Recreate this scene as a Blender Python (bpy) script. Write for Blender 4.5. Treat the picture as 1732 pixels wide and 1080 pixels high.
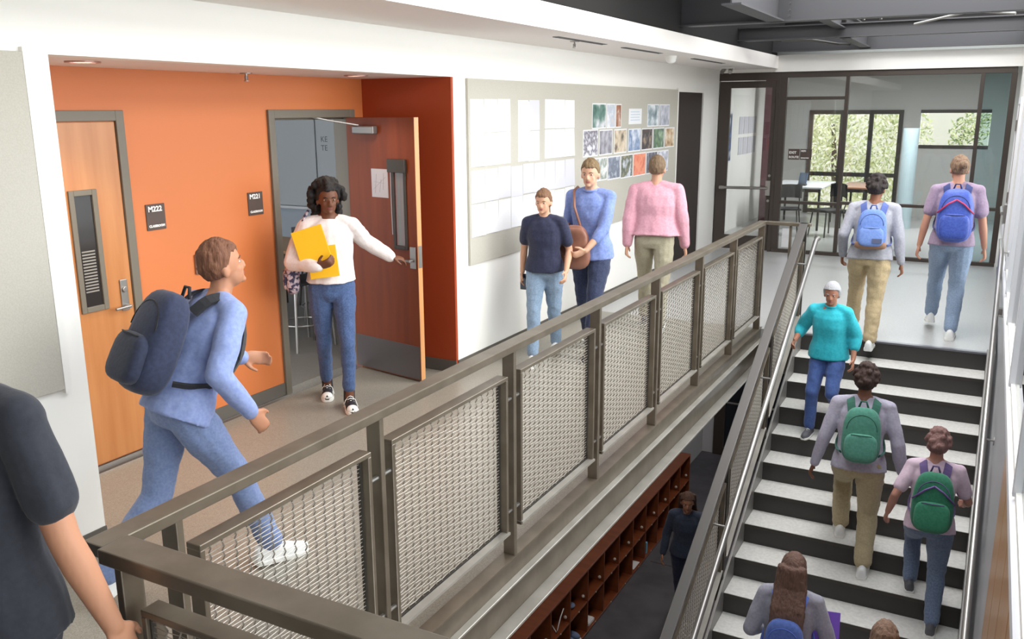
import bpy, bmesh, math, random
from math import sin, cos, pi, radians
from mathutils import Vector, Matrix, noise
for o in list(bpy.data.objects): bpy.data.objects.remove(o)
sc = bpy.context.scene
COL = sc.collection
random.seed(7)

# ------------------------------------------------------------ camera
cam_d = bpy.data.cameras.new('camera'); cam = bpy.data.objects.new('camera', cam_d); COL.objects.link(cam)
cam_d.sensor_fit = 'HORIZONTAL'; cam_d.sensor_width = 36.0; cam_d.lens = 1489.03/1732*36
cam_d.clip_start = 0.05; cam_d.clip_end = 200
cr = Vector((0.88081969, 0.47342212, -0.00530717)); cu = Vector((-0.105033, 0.20632351, 0.97283024)); cf = Vector((-0.46165435, 0.85633061, -0.23145875))
cam.matrix_world = Matrix(((cr.x, cu.x, -cf.x, 0), (cr.y, cu.y, -cf.y, 0), (cr.z, cu.z, -cf.z, 2.1), (0, 0, 0, 1)))
sc.camera = cam
# ------------------------------------------------------------ world, lights, exposure
w = bpy.data.worlds.new('world'); sc.world = w; w.use_nodes = True
bg = w.node_tree.nodes['Background']; bg.inputs[0].default_value = (0.90, 0.95, 1.0, 1); bg.inputs[1].default_value = 2.4
def area(name, loc, size, energy, color, target):
    d = bpy.data.lights.new(name, 'AREA'); d.shape = 'RECTANGLE'; d.size, d.size_y = size; d.energy = energy; d.color = color
    o = bpy.data.objects.new(name, d); COL.objects.link(o); o.location = loc
    o.rotation_euler = (Vector(target) - Vector(loc)).to_track_quat('-Z', 'Y').to_euler()
    return o
area('skylight_light', (-0.85, 7.5, 5.6), (2.3, 11.0), 420, (1.0, 0.99, 0.97), (-0.95, 7.5, 0))
area('side_window_light', (5.5, 7.0, 3.4), (13.0, 4.0), 620, (1.0, 0.985, 0.95), (-3.0, 7.0, 0.8))
area('beyond_ceiling_light', (-1.0, 16.2, 2.80), (3.2, 0.4), 110, (0.95, 0.97, 1.0), (-1.0, 16.2, 0.0))
area('lower_fill_light', (-2.7, 9.0, -0.40), (0.4, 9.0), 42, (1.0, 0.93, 0.87), (-2.7, 9.0, -3.0))  # added fill for the dark lower floor, no fixture built
def spot(name, loc, e, ang=110, col=(1.0, 0.86, 0.70)):
    d = bpy.data.lights.new(name, 'SPOT'); d.energy = e; d.spot_size = radians(ang); d.spot_blend = 0.8; d.color = col; d.shadow_soft_size = 0.06
    o = bpy.data.objects.new(name, d); COL.objects.link(o); o.location = loc
spot('downlight_lamp', (-4.06, 3.02, 2.32), 34); spot('downlight_lamp', (-4.08, 5.23, 2.32), 16)
vs = sc.view_settings
vs.view_transform = 'Standard'; vs.look = 'None'; vs.exposure = 0.60; vs.gamma = 1.0; vs.use_curve_mapping = False
sc.cycles.use_denoising = True
sc.cycles.max_bounces = 8; sc.cycles.diffuse_bounces = 4; sc.cycles.glossy_bounces = 4; sc.cycles.transmission_bounces = 6; sc.cycles.transparent_max_bounces = 12
sc.cycles.caustics_reflective = False; sc.cycles.caustics_refractive = False
sc.cycles.sample_clamp_indirect = 6

# ------------------------------------------------------------ helpers
def srgb(h):
    if isinstance(h, str):
        h = h.lstrip('#'); c = [int(h[i:i+2], 16)/255 for i in (0, 2, 4)]
    else: c = h
    return tuple((x/12.92 if x <= 0.04045 else ((x+0.055)/1.055)**2.4) for x in c)
MATS = {}
def mat(name, col, rough=0.6, metal=0.0, col2=None, scale=20.0, kind='noise', bump=0.0, stretch=(1, 1, 1), spec=0.5, emit=0.0, detail=3.0, lo=0.35, hi=0.65, coat=0.0, sheen=0.0):
    if name in MATS: return MATS[name]
    m = bpy.data.materials.new(name); m.use_nodes = True; nt = m.node_tree; b = nt.nodes['Principled BSDF']
    c = srgb(col); b.inputs['Base Color'].default_value = (*c, 1); b.inputs['Roughness'].default_value = rough; b.inputs['Metallic'].default_value = metal
    b.inputs['Specular IOR Level'].default_value = spec
    if coat: b.inputs['Coat Weight'].default_value = coat; b.inputs['Coat Roughness'].default_value = 0.15
    if sheen: b.inputs['Sheen Weight'].default_value = sheen
    if emit: b.inputs['Emission Color'].default_value = (*c, 1); b.inputs['Emission Strength'].default_value = emit
    if col2 is not None or bump:
        tc = nt.nodes.new('ShaderNodeTexCoord'); mp = nt.nodes.new('ShaderNodeMapping'); mp.inputs['Scale'].default_value = stretch
        nt.links.new(tc.outputs['Object'], mp.inputs[0])
        if kind == 'voronoi':
            t = nt.nodes.new('ShaderNodeTexVoronoi'); t.inputs['Scale'].default_value = scale; out = t.outputs['Color']
            bw = nt.nodes.new('ShaderNodeRGBToBW'); nt.links.new(out, bw.inputs[0]); out = bw.outputs[0]
        elif kind == 'wave':
            t = nt.nodes.new('ShaderNodeTexWave'); t.inputs['Scale'].default_value = scale; t.inputs['Distortion'].default_value = 6; t.inputs['Detail'].default_value = 3; out = t.outputs['Fac']
        else:
            t = nt.nodes.new('ShaderNodeTexNoise'); t.inputs['Scale'].default_value = scale; t.inputs['Detail'].default_value = detail; out = t.outputs['Fac']
        nt.links.new(mp.outputs[0], t.inputs['Vector'])
        if col2 is not None:
            r = nt.nodes.new('ShaderNodeValToRGB'); r.color_ramp.elements[0].position = lo; r.color_ramp.elements[1].position = hi
            r.color_ramp.elements[0].color = (*c, 1); r.color_ramp.elements[1].color = (*srgb(col2), 1)
            nt.links.new(out, r.inputs[0]); nt.links.new(r.outputs[0], b.inputs['Base Color'])
        if bump:
            bp = nt.nodes.new('ShaderNodeBump'); bp.inputs['Strength'].default_value = bump; bp.inputs['Distance'].default_value = 0.01
            nt.links.new(out, bp.inputs['Height']); nt.links.new(bp.outputs[0], b.inputs['Normal'])
    MATS[name] = m; return m
def glass_mat(name, col=(0.93, 0.97, 0.97), opacity=0.04, rough=0.0):
    if name in MATS: return MATS[name]
    m = bpy.data.materials.new(name); m.use_nodes = True; nt = m.node_tree; nt.nodes.clear()
    out = nt.nodes.new('ShaderNodeOutputMaterial'); tr = nt.nodes.new('ShaderNodeBsdfTransparent'); tr.inputs[0].default_value = (*col, 1)
    gl = nt.nodes.new('ShaderNodeBsdfGlossy'); gl.inputs['Roughness'].default_value = rough
    fr = nt.nodes.new('ShaderNodeFresnel'); fr.inputs[0].default_value = 1.5
    mx = nt.nodes.new('ShaderNodeMixShader'); nt.links.new(fr.outputs[0], mx.inputs[0]); nt.links.new(tr.outputs[0], mx.inputs[1]); nt.links.new(gl.outputs[0], mx.inputs[2])
    nt.links.new(mx.outputs[0], out.inputs[0]); MATS[name] = m; return m

WM = {}
class MB:
    def __init__(s): s.v = []; s.f = []; s.mi = []; s.cur = 0
    def add(s, vs, fs):
        b = len(s.v); s.v += [tuple(x) for x in vs]; s.f += [tuple(i+b for i in f) for f in fs]; s.mi += [s.cur]*len(fs); return s
    def hexa(s, p):   # 8 points: bottom 4 ccw, top 4 ccw
        return s.add(p, [(3, 2, 1, 0), (4, 5, 6, 7), (0, 1, 5, 4), (1, 2, 6, 5), (2, 3, 7, 6), (3, 0, 4, 7)])
    def box(s, x0, x1, y0, y1, z0, z1):
        return s.hexa([(x0, y0, z0), (x1, y0, z0), (x1, y1, z0), (x0, y1, z0), (x0, y0, z1), (x1, y0, z1), (x1, y1, z1), (x0, y1, z1)])
    def quadslab(s, a, b, t0, t1, z0, z1):   # wall slab along segment a-b (2D), offset t0..t1 to its left
        a = Vector(a); b = Vector(b); d = (b-a).normalized(); n = Vector((-d.y, d.x))
        p = [a+n*t0, b+n*t0, b+n*t1, a+n*t1]
        return s.hexa([(q.x, q.y, z0) for q in p] + [(q.x, q.y, z1) for q in p])
    def bar(s, p0, p1, wx, wz, up=(0, 0, 1)):
        p0 = Vector(p0); p1 = Vector(p1); d = (p1-p0).normalized(); u = Vector(up); sd = d.cross(u).normalized(); u2 = sd.cross(d).normalized()
        a = sd*wx/2; b = u2*wz/2
        return s.hexa([p0-a-b, p0+a-b, p1+a-b, p1-a-b, p0-a+b, p0+a+b, p1+a+b, p1-a+b])
    def cyl(s, p0, p1, r, n=12, r1=None, caps=True):
        p0 = Vector(p0); p1 = Vector(p1); r1 = r if r1 is None else r1; d = (p1-p0).normalized()
        a = d.orthogonal().normalized(); b = d.cross(a); b0 = []
        for k in range(n):
            t = 2*pi*k/n; b0.append(p0+(a*cos(t)+b*sin(t))*r)
        for k in range(n):
            t = 2*pi*k/n; b0.append(p1+(a*cos(t)+b*sin(t))*r1)
        f = [(k, (k+1) % n, n+(k+1) % n, n+k) for k in range(n)]
        if caps: f += [tuple(reversed(range(n))), tuple(range(n, 2*n))]
        return s.add(b0, f)
    def tube(s, pts, r, n=8, caps=True):
        pts = [Vector(p) for p in pts]; vs = []; fs = []; ref = None
        for i, p in enumerate(pts):
            d = (pts[min(i+1, len(pts)-1)] - pts[max(i-1, 0)]).normalized()
            if ref is None: ref = d.orthogonal().normalized()
            ref = (ref - d*ref.dot(d)).normalized(); b = d.cross(ref)
            rr = r[i] if isinstance(r, (list, tuple)) else r
            for k in range(n):
                t = 2*pi*k/n; vs.append(p+(ref*cos(t)+b*sin(t))*rr)
        for i in range(len(pts)-1):
            for k in range(n): fs.append((i*n+k, i*n+(k+1) % n, (i+1)*n+(k+1) % n, (i+1)*n+k))
        if caps: fs += [tuple(reversed(range(n))), tuple(range((len(pts)-1)*n, len(pts)*n))]
        return s.add(vs, fs)
    def ellip(s, c, r, R=None, nu=14, nv=9):
        c = Vector(c); vs = []; fs = []
        for j in range(nv+1):
            ph = pi*j/nv
            for k in range(nu):
                t = 2*pi*k/nu; v = Vector((r[0]*sin(ph)*cos(t), r[1]*sin(ph)*sin(t), r[2]*cos(ph)))
                if R is not None: v = R @ v
                vs.append(c+v)
        for j in range(nv):
            for k in range(nu): fs.append((j*nu+k, (j+1)*nu+k, (j+1)*nu+(k+1) % nu, j*nu+(k+1) % nu))
        return s.add(vs, fs)
    def prism(s, poly, axis, a0, a1):   # polygon in the two other axes extruded along axis
        def P(u, v, a): return {'x': (a, u, v), 'y': (u, a, v), 'z': (u, v, a)}[axis]
        n = len(poly); vs = [P(u, v, a0) for u, v in poly] + [P(u, v, a1) for u, v in poly]
        return s.add(vs, [tuple(range(n-1, -1, -1)), tuple(range(n, 2*n))] + [(k, (k+1) % n, n+(k+1) % n, n+k) for k in range(n)])
    def build(s, name, m, parent=None, smooth=False, bevel=0.0, kind=None, label=None, local=False, fix=True):
        me = bpy.data.meshes.new(name); me.from_pydata(s.v, [], s.f)
        ms = m if isinstance(m, (list, tuple)) else [m]
        for x in ms: me.materials.append(x)
        if len(ms) > 1: me.polygons.foreach_set('material_index', s.mi)
        if fix:
            bm = bmesh.new(); bm.from_mesh(me); bmesh.ops.recalc_face_normals(bm, faces=bm.faces); bm.to_mesh(me); bm.free()
        if smooth: me.polygons.foreach_set('use_smooth', [True]*len(me.polygons))
        me.update()
        return link(name, me, parent, bevel, kind, label, local)
def link(name, me, parent=None, bevel=0.0, kind=None, label=None, local=False):
    o = bpy.data.objects.new(name, me); COL.objects.link(o)
    if parent is not None:
        o.parent = parent
        if not local: o.matrix_parent_inverse = WM.get(parent.name, Matrix()).inverted()
    if local and parent is not None: WM[o.name] = WM.get(parent.name, Matrix())
    if bevel:
        b = o.modifiers.new('bevel', 'BEVEL'); b.width = bevel; b.segments = 2; b.limit_method = 'ANGLE'
    if kind: o['kind'] = kind
    if label: o['label'] = label
    return o
def tag(o, label=None, cat=None, group=None, kind=None):
    if label: o['label'] = label
    if cat: o['category'] = cat
    if group: o['group'] = group
    if kind: o['kind'] = kind
    return o
def empty(name, loc=(0, 0, 0), rz=0.0, label=None, cat=None, group=None, kind=None):
    o = bpy.data.objects.new(name, None); COL.objects.link(o); o.location = loc; o.rotation_euler = (0, 0, rz); o.empty_display_size = 0.1
    WM[o.name] = Matrix.Translation(Vector(loc)) @ Matrix.Rotation(rz, 4, 'Z')
    return tag(o, label, cat, group, kind)
def copy_tree(o, parent=None, children=None):
    c = o.copy(); COL.objects.link(c)
    if parent is not None: c.parent = parent
    for ch in [x for x in ALLCH(o)]: copy_tree(ch, c)
    return c
def ALLCH(o): return [x for x in list(o.children)]
def text(body, size, loc, rot, m, parent, name='lettering', extrude=0.0015, bold=0.0, align='LEFT'):
    d = bpy.data.curves.new(name, 'FONT'); d.body = body; d.size = size; d.extrude = extrude; d.offset = bold; d.align_x = align; d.resolution_u = 2
    d.materials.append(m); o = bpy.data.objects.new(name, d); COL.objects.link(o)
    dg = bpy.context.evaluated_depsgraph_get(); dg.update(); me = bpy.data.meshes.new_from_object(o.evaluated_get(dg)); bpy.data.objects.remove(o)
    o = bpy.data.objects.new(name, me); COL.objects.link(o); o['kind'] = 'stuff' if False else 'thing'; del o['kind']
    o.location = loc; o.rotation_euler = rot
    if parent is not None:
        o.parent = parent; o.matrix_parent_inverse = WM.get(parent.name, Matrix()).inverted()
    return o

# ------------------------------------------------------------ materials
WHITE = mat('white_paint', '#f1eee8', 0.7, bump=0.02, scale=60)
CEILW = mat('ceiling_paint', '#ece5df', 0.8)
ORANGE = mat('orange_paint', '#cb7440', 0.5, bump=0.02, scale=80)
TERR = mat('terrazzo', '#857e72', 0.34, col2='#9e978a', kind='voronoi', scale=260, lo=0.2, hi=0.8)
PALEFL = mat('daylit_terrazzo', '#adacaa', 0.3, col2='#bfbebc', kind='voronoi', scale=220, lo=0.2, hi=0.8)  # terrazzo made paler: daylight reflected on the far floor put into the colour
SLATE = mat('dark_slate_floor', '#4b4a4f', 0.45, col2='#5c5a60', scale=3, bump=0.03)
STEEL = mat('bronze_steel', '#6f6557', 0.36, 0.5, col2='#7c7264', scale=9, bump=0.01)
STEELD = mat('dark_steel', '#4a4641', 0.45, 0.5)
FRAME = mat('bronze_frame', '#4b423c', 0.45, 0.35)
DFRAME = mat('taupe_frame', '#6f685c', 0.5, 0.1)
INOX = mat('brushed_stainless', '#a09c98', 0.33, 0.85)
WIRE = mat('woven_wire', '#857d72', 0.5, 0.4)
ROPE = mat('lit_galvanised_flange', '#b8b3aa', 0.35, 0.5, col2='#a7a299', scale=6)  # galvanised beam flanges; also the skylit edge painted on the panels
DARK = mat('dark_deck', '#15110f', 0.9)
BEAMM = mat('grey_beam', '#4f4e50', 0.5, 0.3)
CHAR = mat('charcoal_base', '#5b564f', 0.6)
BLACK = mat('black_plastic', '#1d1c1e', 0.5)
def wood(name, a, b, sc_=2.2, rough=0.35, st=(6, 6, 0.5)):
    return mat(name, a, rough, col2=b, scale=sc_, stretch=st, detail=5, lo=0.3, hi=0.7, coat=0.15)
WDOOR = wood('honey_veneer', '#ae6e3c', '#be804c')
WDOOR2 = mat('red_brown_veneer', '#74300e', 0.5, col2='#853c14', scale=2.2, stretch=(6, 6, .5), detail=5, lo=.3, hi=.7)
CHERRY = wood('cherry_board', '#70391f', '#814628', st=(1, 6, 6))
WEDGE = wood('door_edge_wood', '#c98a55', '#d99d68')
TAN = wood('tan_panel', '#b98a5c', '#c79a6c')
BOARD = mat('pinboard_fabric', '#b3aea2', 0.9, col2='#bab5aa', scale=150, bump=0.05)
PAPER = mat('paper', '#e4e3e4', 0.8); PAPERG = mat('grey_paper', '#cac8ce', 0.8)
GLASS = glass_mat('clear_glass', (0.90, 0.915, 0.91))
GLASSG = glass_mat('green_glass', (0.68, 0.77, 0.78))
TREAD = mat('pale_tread', '#dedad3', 0.45, col2='#cfccc6', scale=40, bump=0.02)
RISER = mat('dark_riser', '#35322f', 0.5)
SIGN = mat('sign_brown', '#51423c', 0.6); LETTER = mat('white_letter', '#f4f2ee', 0.6)
SWB = mat('switch_brown', '#806358', 0.4)

# ------------------------------------------------------------ structure
S = 'structure'
XL, XB, ZU = -3.70, -4.55, -3.84
def struct(name, mb, m, bevel=0, **k):
    return mb.build(name, m, kind=S, bevel=bevel, **k)
struct('floor', MB().box(XL-0.8, -1.84, -5, 8.545, -0.12, 0).box(-1.84, 0.2, -5, 1.24, -0.12, 0), TERR)
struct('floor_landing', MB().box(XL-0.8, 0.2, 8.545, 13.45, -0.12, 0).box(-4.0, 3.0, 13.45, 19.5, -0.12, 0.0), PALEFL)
struct('floor_lower', MB().box(-4.1, 0.25, -5, 20, ZU-0.1, ZU), SLATE)
# joints of the lower floor, recessed lines as thin grooves
for i, (a, b) in enumerate([((-3.5, 7.75), (-0.5, 7.75)), ((-3.5, 10.4), (-0.5, 10.4)), ((-2.55, 2.0), (-2.55, 14.0))]):
    if a[0] == b[0]: m_ = MB().box(a[0]-0.008, a[0]+0.008, a[1], b[1], ZU-0.02, ZU+0.001)
    else: m_ = MB().box(a[0], b[0], a[1]-0.008, a[1]+0.008, ZU-0.02, ZU+0.001)
    struct('trim_%d' % (i+1), m_, RISER)
ZH = 2.655
wl = MB().box(XB-0.2, XL, -5, 2.584, 0, ZH).box(XL-0.14, XL, 2.584, 5.93, 2.348, ZH).box(XL-0.6, XL, 5.93, 11.46, 0, ZH).box(XL-0.2, XL, 11.46, 12.62, 2.319, ZH).box(XL-0.6, XL, 12.62, 13.45, 0, ZH)
struct('wall_left', wl, WHITE)
struct('wall_alcove_back', MB().box(XB-0.12, XB, 2.58, 4.83, 0, 2.348).box(XB-0.12, XB, 4.83, 5.73, 2.08, 2.348).box(XB-0.12, XB, 5.73, 6.0, 0, 2.348), ORANGE)
struct('wall_alcove_side', MB().box(XB, XL-0.001, 5.90, 5.93, 0, 2.348), mat('deep_orange', '#a34019', 0.6))  # side wall in a deeper orange than the back wall
struct('ceiling_alcove', MB().box(XB-0.2, XL-0.14, 2.58, 6.0, 2.348, 2.42), mat('alcove_ceiling', '#e8dcd6', 0.8))
struct('ceiling', MB().box(XL-0.1, -2.89, -5, 13.45, ZH, ZH+0.05).box(-2.89, -2.85, -5, 13.45, ZH, 2.83), CEILW)
struct('wall_far', MB().box(-2.89, 0.30, 13.38, 13.5, 2.61, 2.84).box(XL, -2.89, 13.40, 13.5, 2.61, ZH), WHITE)
struct('baseboard_left', MB().box(XL, XL+0.008, -5, 2.588, 0, 0.10).box(XL, XL+0.008, 5.925, 11.46, 0, 0.10), CHAR, bevel=0.002)
struct('baseboard_alcove', MB().box(XB, XB+0.01, 3.60, 4.80, 0, 0.10).box(XB+0.01, XL+0.004, 5.89, 5.90, 0, 0.10), CHAR, bevel=0.002)
struct('trim_alcove_base', MB().box(XB+0.01, XB+0.022, 2.71, 3.5, 0, 0.03).box(XB+0.01, XB+0.02, 3.60, 4.80, 0, 0.006).box(XL+0.008, XL+0.016, -5, 2.588, 0, 0.012), INOX)
# dark panel filling the wall opening and the dark back of the roof space
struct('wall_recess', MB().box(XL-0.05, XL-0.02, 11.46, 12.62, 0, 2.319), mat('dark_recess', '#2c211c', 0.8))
struct('ceiling_deck_blocker', MB().box(-6, -2.0, -5, 14.0, 3.75, 3.85).box(-2.0, 0.4, -5, 1.5, 3.75, 3.85).box(-3.0, -2.9, -5, 14, 2.74, 3.75), DARK)  # deck slabs are unseen, laid out to shade beams and camera-side faces
# classroom beyond the open door
struct('wall_classroom', MB().box(-9.6, XB-0.12, 8.20, 8.30, 0, 2.8).box(-9.7, -9.6, 2.0, 8.3, 0, 2.8), mat('classroom_wall', '#aab3bd', 0.8))
struct('floor_classroom', MB().box(-9.6, XB-0.1, 2.0, 8.3, -0.1, 0.0), mat('classroom_floor', '#77716a', 0.5, col2='#857f78', kind='voronoi', scale=240, lo=.2, hi=.8))
struct('ceiling_classroom', MB().box(-9.6, XB-0.12, 2.0, 8.3, 2.8, 2.85), CEILW)
struct('wall_classroom_front', MB().box(XB-0.2, XB-0.13, 3.65, 4.80, 0, 2.8).box(XB-0.2, XB-0.13, 5.8, 8.3, 0, 2.8).box(XB-0.2, XB-0.13, 1.9, 8.3, 2.15, 2.8), CEILW)
# right side wall with its window bays
XR = 0.22
struct('wall_right', MB().box(XR, XR+0.12, -5, 13.5, 0.50, 0.62).box(XR, XR+0.12, -5, 13.5, 2.9, 3.1).box(XR, XR+0.12, 9.4, 13.5, 0.6, 2.9).box(XR, XR+0.12, -5, 0.6, 0.6, 2.9).box(XR, XR+0.12, -5, 13.5, ZU, -2.3), WHITE)  # bays beside the camera closed with added wall to cut their daylight
wr = MB().box(XR, XR+0.12, 4.9, 13.5, -2.3, 0.55)
struct('wall_right_lower', wr, mat('grey_wall', '#b3b3b6', 0.5))
for i in range(6):
    y0 = 1.6+0.56*i
    tag(MB().box(XR-0.002, XR+0.1, y0, y0+0.535, -2.3, 0.50).build('trim_%d' % (10+i), TAN, bevel=0.006), kind=S)
for i, y in enumerate([0.6, 2.2, 3.8, 5.4, 7.0, 8.2, 9.4]):
    struct('trim_%d' % (20+i), MB().box(XR-0.012, XR+0.06, y-0.02, y+0.02, 0.6, 3.0), mat('white_mullion', '#e6e6ea', 0.4), bevel=0.003)
struct('trim_30', MB().box(XR-0.02, XR, -5, 13.4, 0.52, 0.58), mat('white_mullion', '#e6e6ea', 0.4))
w4 = empty('window_4', (XR, 3, 0.6)); w4['kind'] = S
ya = [0.6, 2.2, 3.8, 5.4, 7.0, 8.2, 9.4]
for a, b in zip(ya[:-1], ya[1:]): MB().box(XR+0.02, XR+0.026, a+0.02, b-0.02, 0.62, 2.9).build('pane', GLASS, w4)
struct('wall_back_blocker', MB().box(-4.2, 0.34, -5.1, -5.0, ZU, 3.9), mat('back_blocker_grey', '#55524f', 0.8))  # unseen dark wall added behind the camera to cut light from there
struct('wall_roof_end', MB().box(-6, 0.4, 13.9, 14.0, 2.84, 3.8), DARK)
# lower storey: wall behind the cubbies, dark far wall, ceiling under the deck
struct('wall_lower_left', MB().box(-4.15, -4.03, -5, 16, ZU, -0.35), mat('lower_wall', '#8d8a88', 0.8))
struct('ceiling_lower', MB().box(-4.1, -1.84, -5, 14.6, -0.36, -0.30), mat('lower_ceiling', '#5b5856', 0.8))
struct('wall_lower_far', MB().box(-4.1, -4.0+0.17, 14.6, 14.7, ZU, -0.3).box(-0.6, 0.3, 14.6, 14.7, ZU, -0.3), mat('lower_white', '#d6d8dc', 0.7))
ld = empty('door_2', (-3.0, 14.62, ZU)); ld['kind'] = S
MB().box(-3.83, -3.65, 14.56, 14.68, ZU, -0.5).box(-2.35, -2.2, 14.56, 14.68, ZU, -0.5).box(-3.65, -2.35, 14.56, 14.68, ZU, ZU+0.14).box(-3.65, -2.35, 14.56, 14.68, -1.55, -1.4).build('door_frame', FRAME, ld)
MB().box(-3.65, -2.35, 14.61, 14.63, ZU+0.14, -1.55).build('pane', mat('dark_glass', '#22262d', 0.1), ld)
MB().cyl((-3.6, 14.50, ZU+1.0), (-2.45, 14.50, ZU+1.0), 0.02).build('push_bar', INOX, ld)
struct('wall_lower_dark', MB().box(-2.2, -0.6, 14.60, 14.66, ZU, -0.3), mat('dark_glass', '#22262d', 0.1))
# ---------------- far glass screen
GY = 13.45
win = empty('window_1', (-1.2, GY, 0)); win['kind'] = S
MB().box(-3.78, 0.17, GY-0.03, GY+0.05, 2.53, 2.61).build('head_rail', FRAME, win, bevel=0.004)
MB().box(-2.80, 0.17, GY-0.03, GY+0.05, 0, 0.05).build('sill_rail', FRAME, win, bevel=0.004)
for x, w_ in [(-2.76, 0.10), (-1.89, 0.05), (-0.22, 0.05), (0.14, 0.07)]:
    MB().box(x-w_/2, x+w_/2, GY-0.032, GY+0.052, 0.05, 2.53).build('mullion', FRAME, win, bevel=0.003)
for a, b, z in [(-2.71, -1.915, 2.24), (-2.71, -1.915, 0.75), (-1.865, -0.245, 0.77), (-0.195, 0.105, 0.77)]:
    MB().box(a, b, GY-0.028, GY+0.048, z-0.022, z+0.022).build('transom', FRAME, win, bevel=0.003)
for a, b, z0, z1, m_ in [(-2.71, -1.915, 2.262, 2.53, GLASS), (-2.71, -1.915, 0.772, 2.218, GLASS), (-2.71, -1.915, 0.05, 0.728, GLASS), (-1.865, -0.245, 0.792, 2.53, GLASS), (-1.865, -0.245, 0.05, 0.748, GLASS), (-0.195, 0.105, 0.792, 2.53, GLASSG), (-0.195, 0.105, 0.05, 0.748, GLASSG)]:
    MB().box(a, b, GY+0.008, GY+0.012, z0, z1).build('pane', m_, win)
d1 = empty('door_1', (-3.28, GY, 0)); d1['kind'] = S
MB().box(-3.83, -3.70, GY-0.035, GY+0.055, 0, 2.56).box(-2.86, -2.81, GY-0.035, GY+0.055, 0, 2.56).box(-3.83, -2.81, GY-0.04, GY+0.055, 2.50, 2.60).build('door_frame', FRAME, d1, bevel=0.004)
MB().box(-3.69, -3.53, GY-0.02, GY+0.03, 0.01, 2.49).box(-2.925, -2.87, GY-0.02, GY+0.03, 0.01, 2.49).box(-3.53, -2.925, GY-0.02, GY+0.03, 2.395, 2.49).box(-3.53, -2.925, GY-0.02, GY+0.03, 0.01, 0.22).build('door_leaf', FRAME, d1, bevel=0.003)
MB().box(-3.53, -2.925, GY+0.002, GY+0.008, 0.22, 2.395).build('pane', GLASS, d1)
pb = MB().cyl((-3.62, GY-0.08, 0.94), (-2.90, GY-0.08, 0.95), 0.022).box(-3.62, -3.55, GY-0.09, GY-0.02, 0.915, 0.965)
pb.box(-2.93, -2.86, GY-0.07, GY-0.02, 0.84, 1.06); pb.build('push_bar', INOX, d1, bevel=0.004)
for z in (0.76, 1.13): MB().cyl((-2.89, GY-0.03, z), (-2.89, GY-0.018, z), 0.02).build('lock_cylinder', INOX, d1)
# ------------------------------------------------------------ steel beams of the roof
def ibeam(name, p0, p1, h, bw, t=0.014):
    p0 = Vector(p0); p1 = Vector(p1); m_ = MB(); z = Vector((0, 0, 1))
    m_.bar(p0+z*(t/2), p1+z*(t/2), bw, t); m_.bar(p0+z*(h-t/2), p1+z*(h-t/2), bw, t); m_.bar(p0+z*(h/2), p1+z*(h/2), 0.012, h-2*t)
    return struct(name, m_, BEAMM)
ibeam('beam_1', (-3.0, 9.0, 2.90), (0.4, 9.0, 2.90), 0.55, 0.16)
ibeam('beam_2', (-3.0, 11.3, 2.90), (0.4, 11.3, 2.90), 0.16, 0.14)
ibeam('beam_3', (-3.0, 13.2, 2.87), (0.4, 13.2, 2.87), 0.28, 0.12)
ibeam('beam_4', (-1.95, 7.3, 2.90), (-1.95, 8.98, 2.90), 0.55, 0.16)
ibeam('beam_5', (-1.72, 9.02, 3.0), (-1.72, 11.3, 3.0), 0.3, 0.12)
ibeam('beam_6', (-1.66, 11.3, 2.89), (-1.66, 13.2, 2.89), 0.25, 0.12)
bt = MB()
for x in (-1.2, -1.05): bt.cyl((x, 9.2, 2.9), (x, 9.2, 3.06), 0.012)
struct('trim_31', bt, INOX)
bl = MB()
for z in (2.95, 3.0, 3.06, 3.12, 3.18, 3.24): bl.cyl((-1.83, 8.93, z), (-1.83, 8.90, z), 0.012, 8)
struct('trim_32', bl, BEAMM)
cond = MB().tube([(-2.95, 11.6, 2.99), (-2.5, 11.8, 2.93), (-2.2, 12.2, 2.95), (-1.95, 12.7, 2.92), (-1.85, 13.0, 2.93)], 0.018, 6)
tag(cond.build('conduit', STEELD), 'dark drooping conduit above the white soffit edge below the roof deck', 'conduit')
tag(MB().tube([(0.05, 10.4, 3.0), (-0.35, 10.6, 3.06), (-0.9, 10.9, 2.98)], 0.014, 8).build('roof_rod', INOX), 'thin bright rod lying across the upper steel beams', 'rod')
# ------------------------------------------------------------ soffit fixtures
for i, (a, b) in enumerate([(6.5, 7.5), (7.95, 9.0), (10.1, 11.4)]):
    e = empty('slot_diffuser', (-3.10, a, ZH), 0, ['nearest dark linear air slot in the white corridor soffit', 'middle dark linear air slot in the white corridor soffit', 'farthest dark linear air slot in the white corridor soffit'][i], 'air vent', 'air slots in the soffit')
    MB().box(-3.122, -3.078, a, b, ZH-0.003, ZH).box(-3.13, -3.122, a, b, ZH-0.005, ZH).build('slot', BLACK, e)
sd = empty('smoke_detector', (-3.16, 9.5, ZH), 0, 'small white domed smoke detector on the corridor soffit', 'smoke detector')
MB().cyl((-3.16, 9.5, ZH), (-3.16, 9.5, ZH-0.03), 0.06, 20).build('base', mat('white_plastic', '#f3f2ee', 0.4), sd)
MB().ellip((-3.16, 9.5, ZH-0.035), (0.055, 0.055, 0.045)).build('dome', mat('white_plastic', '#f3f2ee', 0.4), sd, smooth=True)
em = empty('emergency_light', (-3.3, 12.35, ZH), 0, 'white twin-head emergency light on soffit above the dark framed door', 'emergency light')
MB().box(-3.37, -3.23, 12.28, 12.42, ZH-0.03, ZH).build('base', mat('white_plastic', '#f3f2ee', 0.4), em, bevel=0.006)
for s_ in (-1, 1): MB().cyl((-3.3+0.045*s_, 12.34, ZH-0.03), (-3.3+0.055*s_, 12.26, ZH-0.075), 0.028, 14).build('lamp_head', INOX, em, smooth=False)
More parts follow.
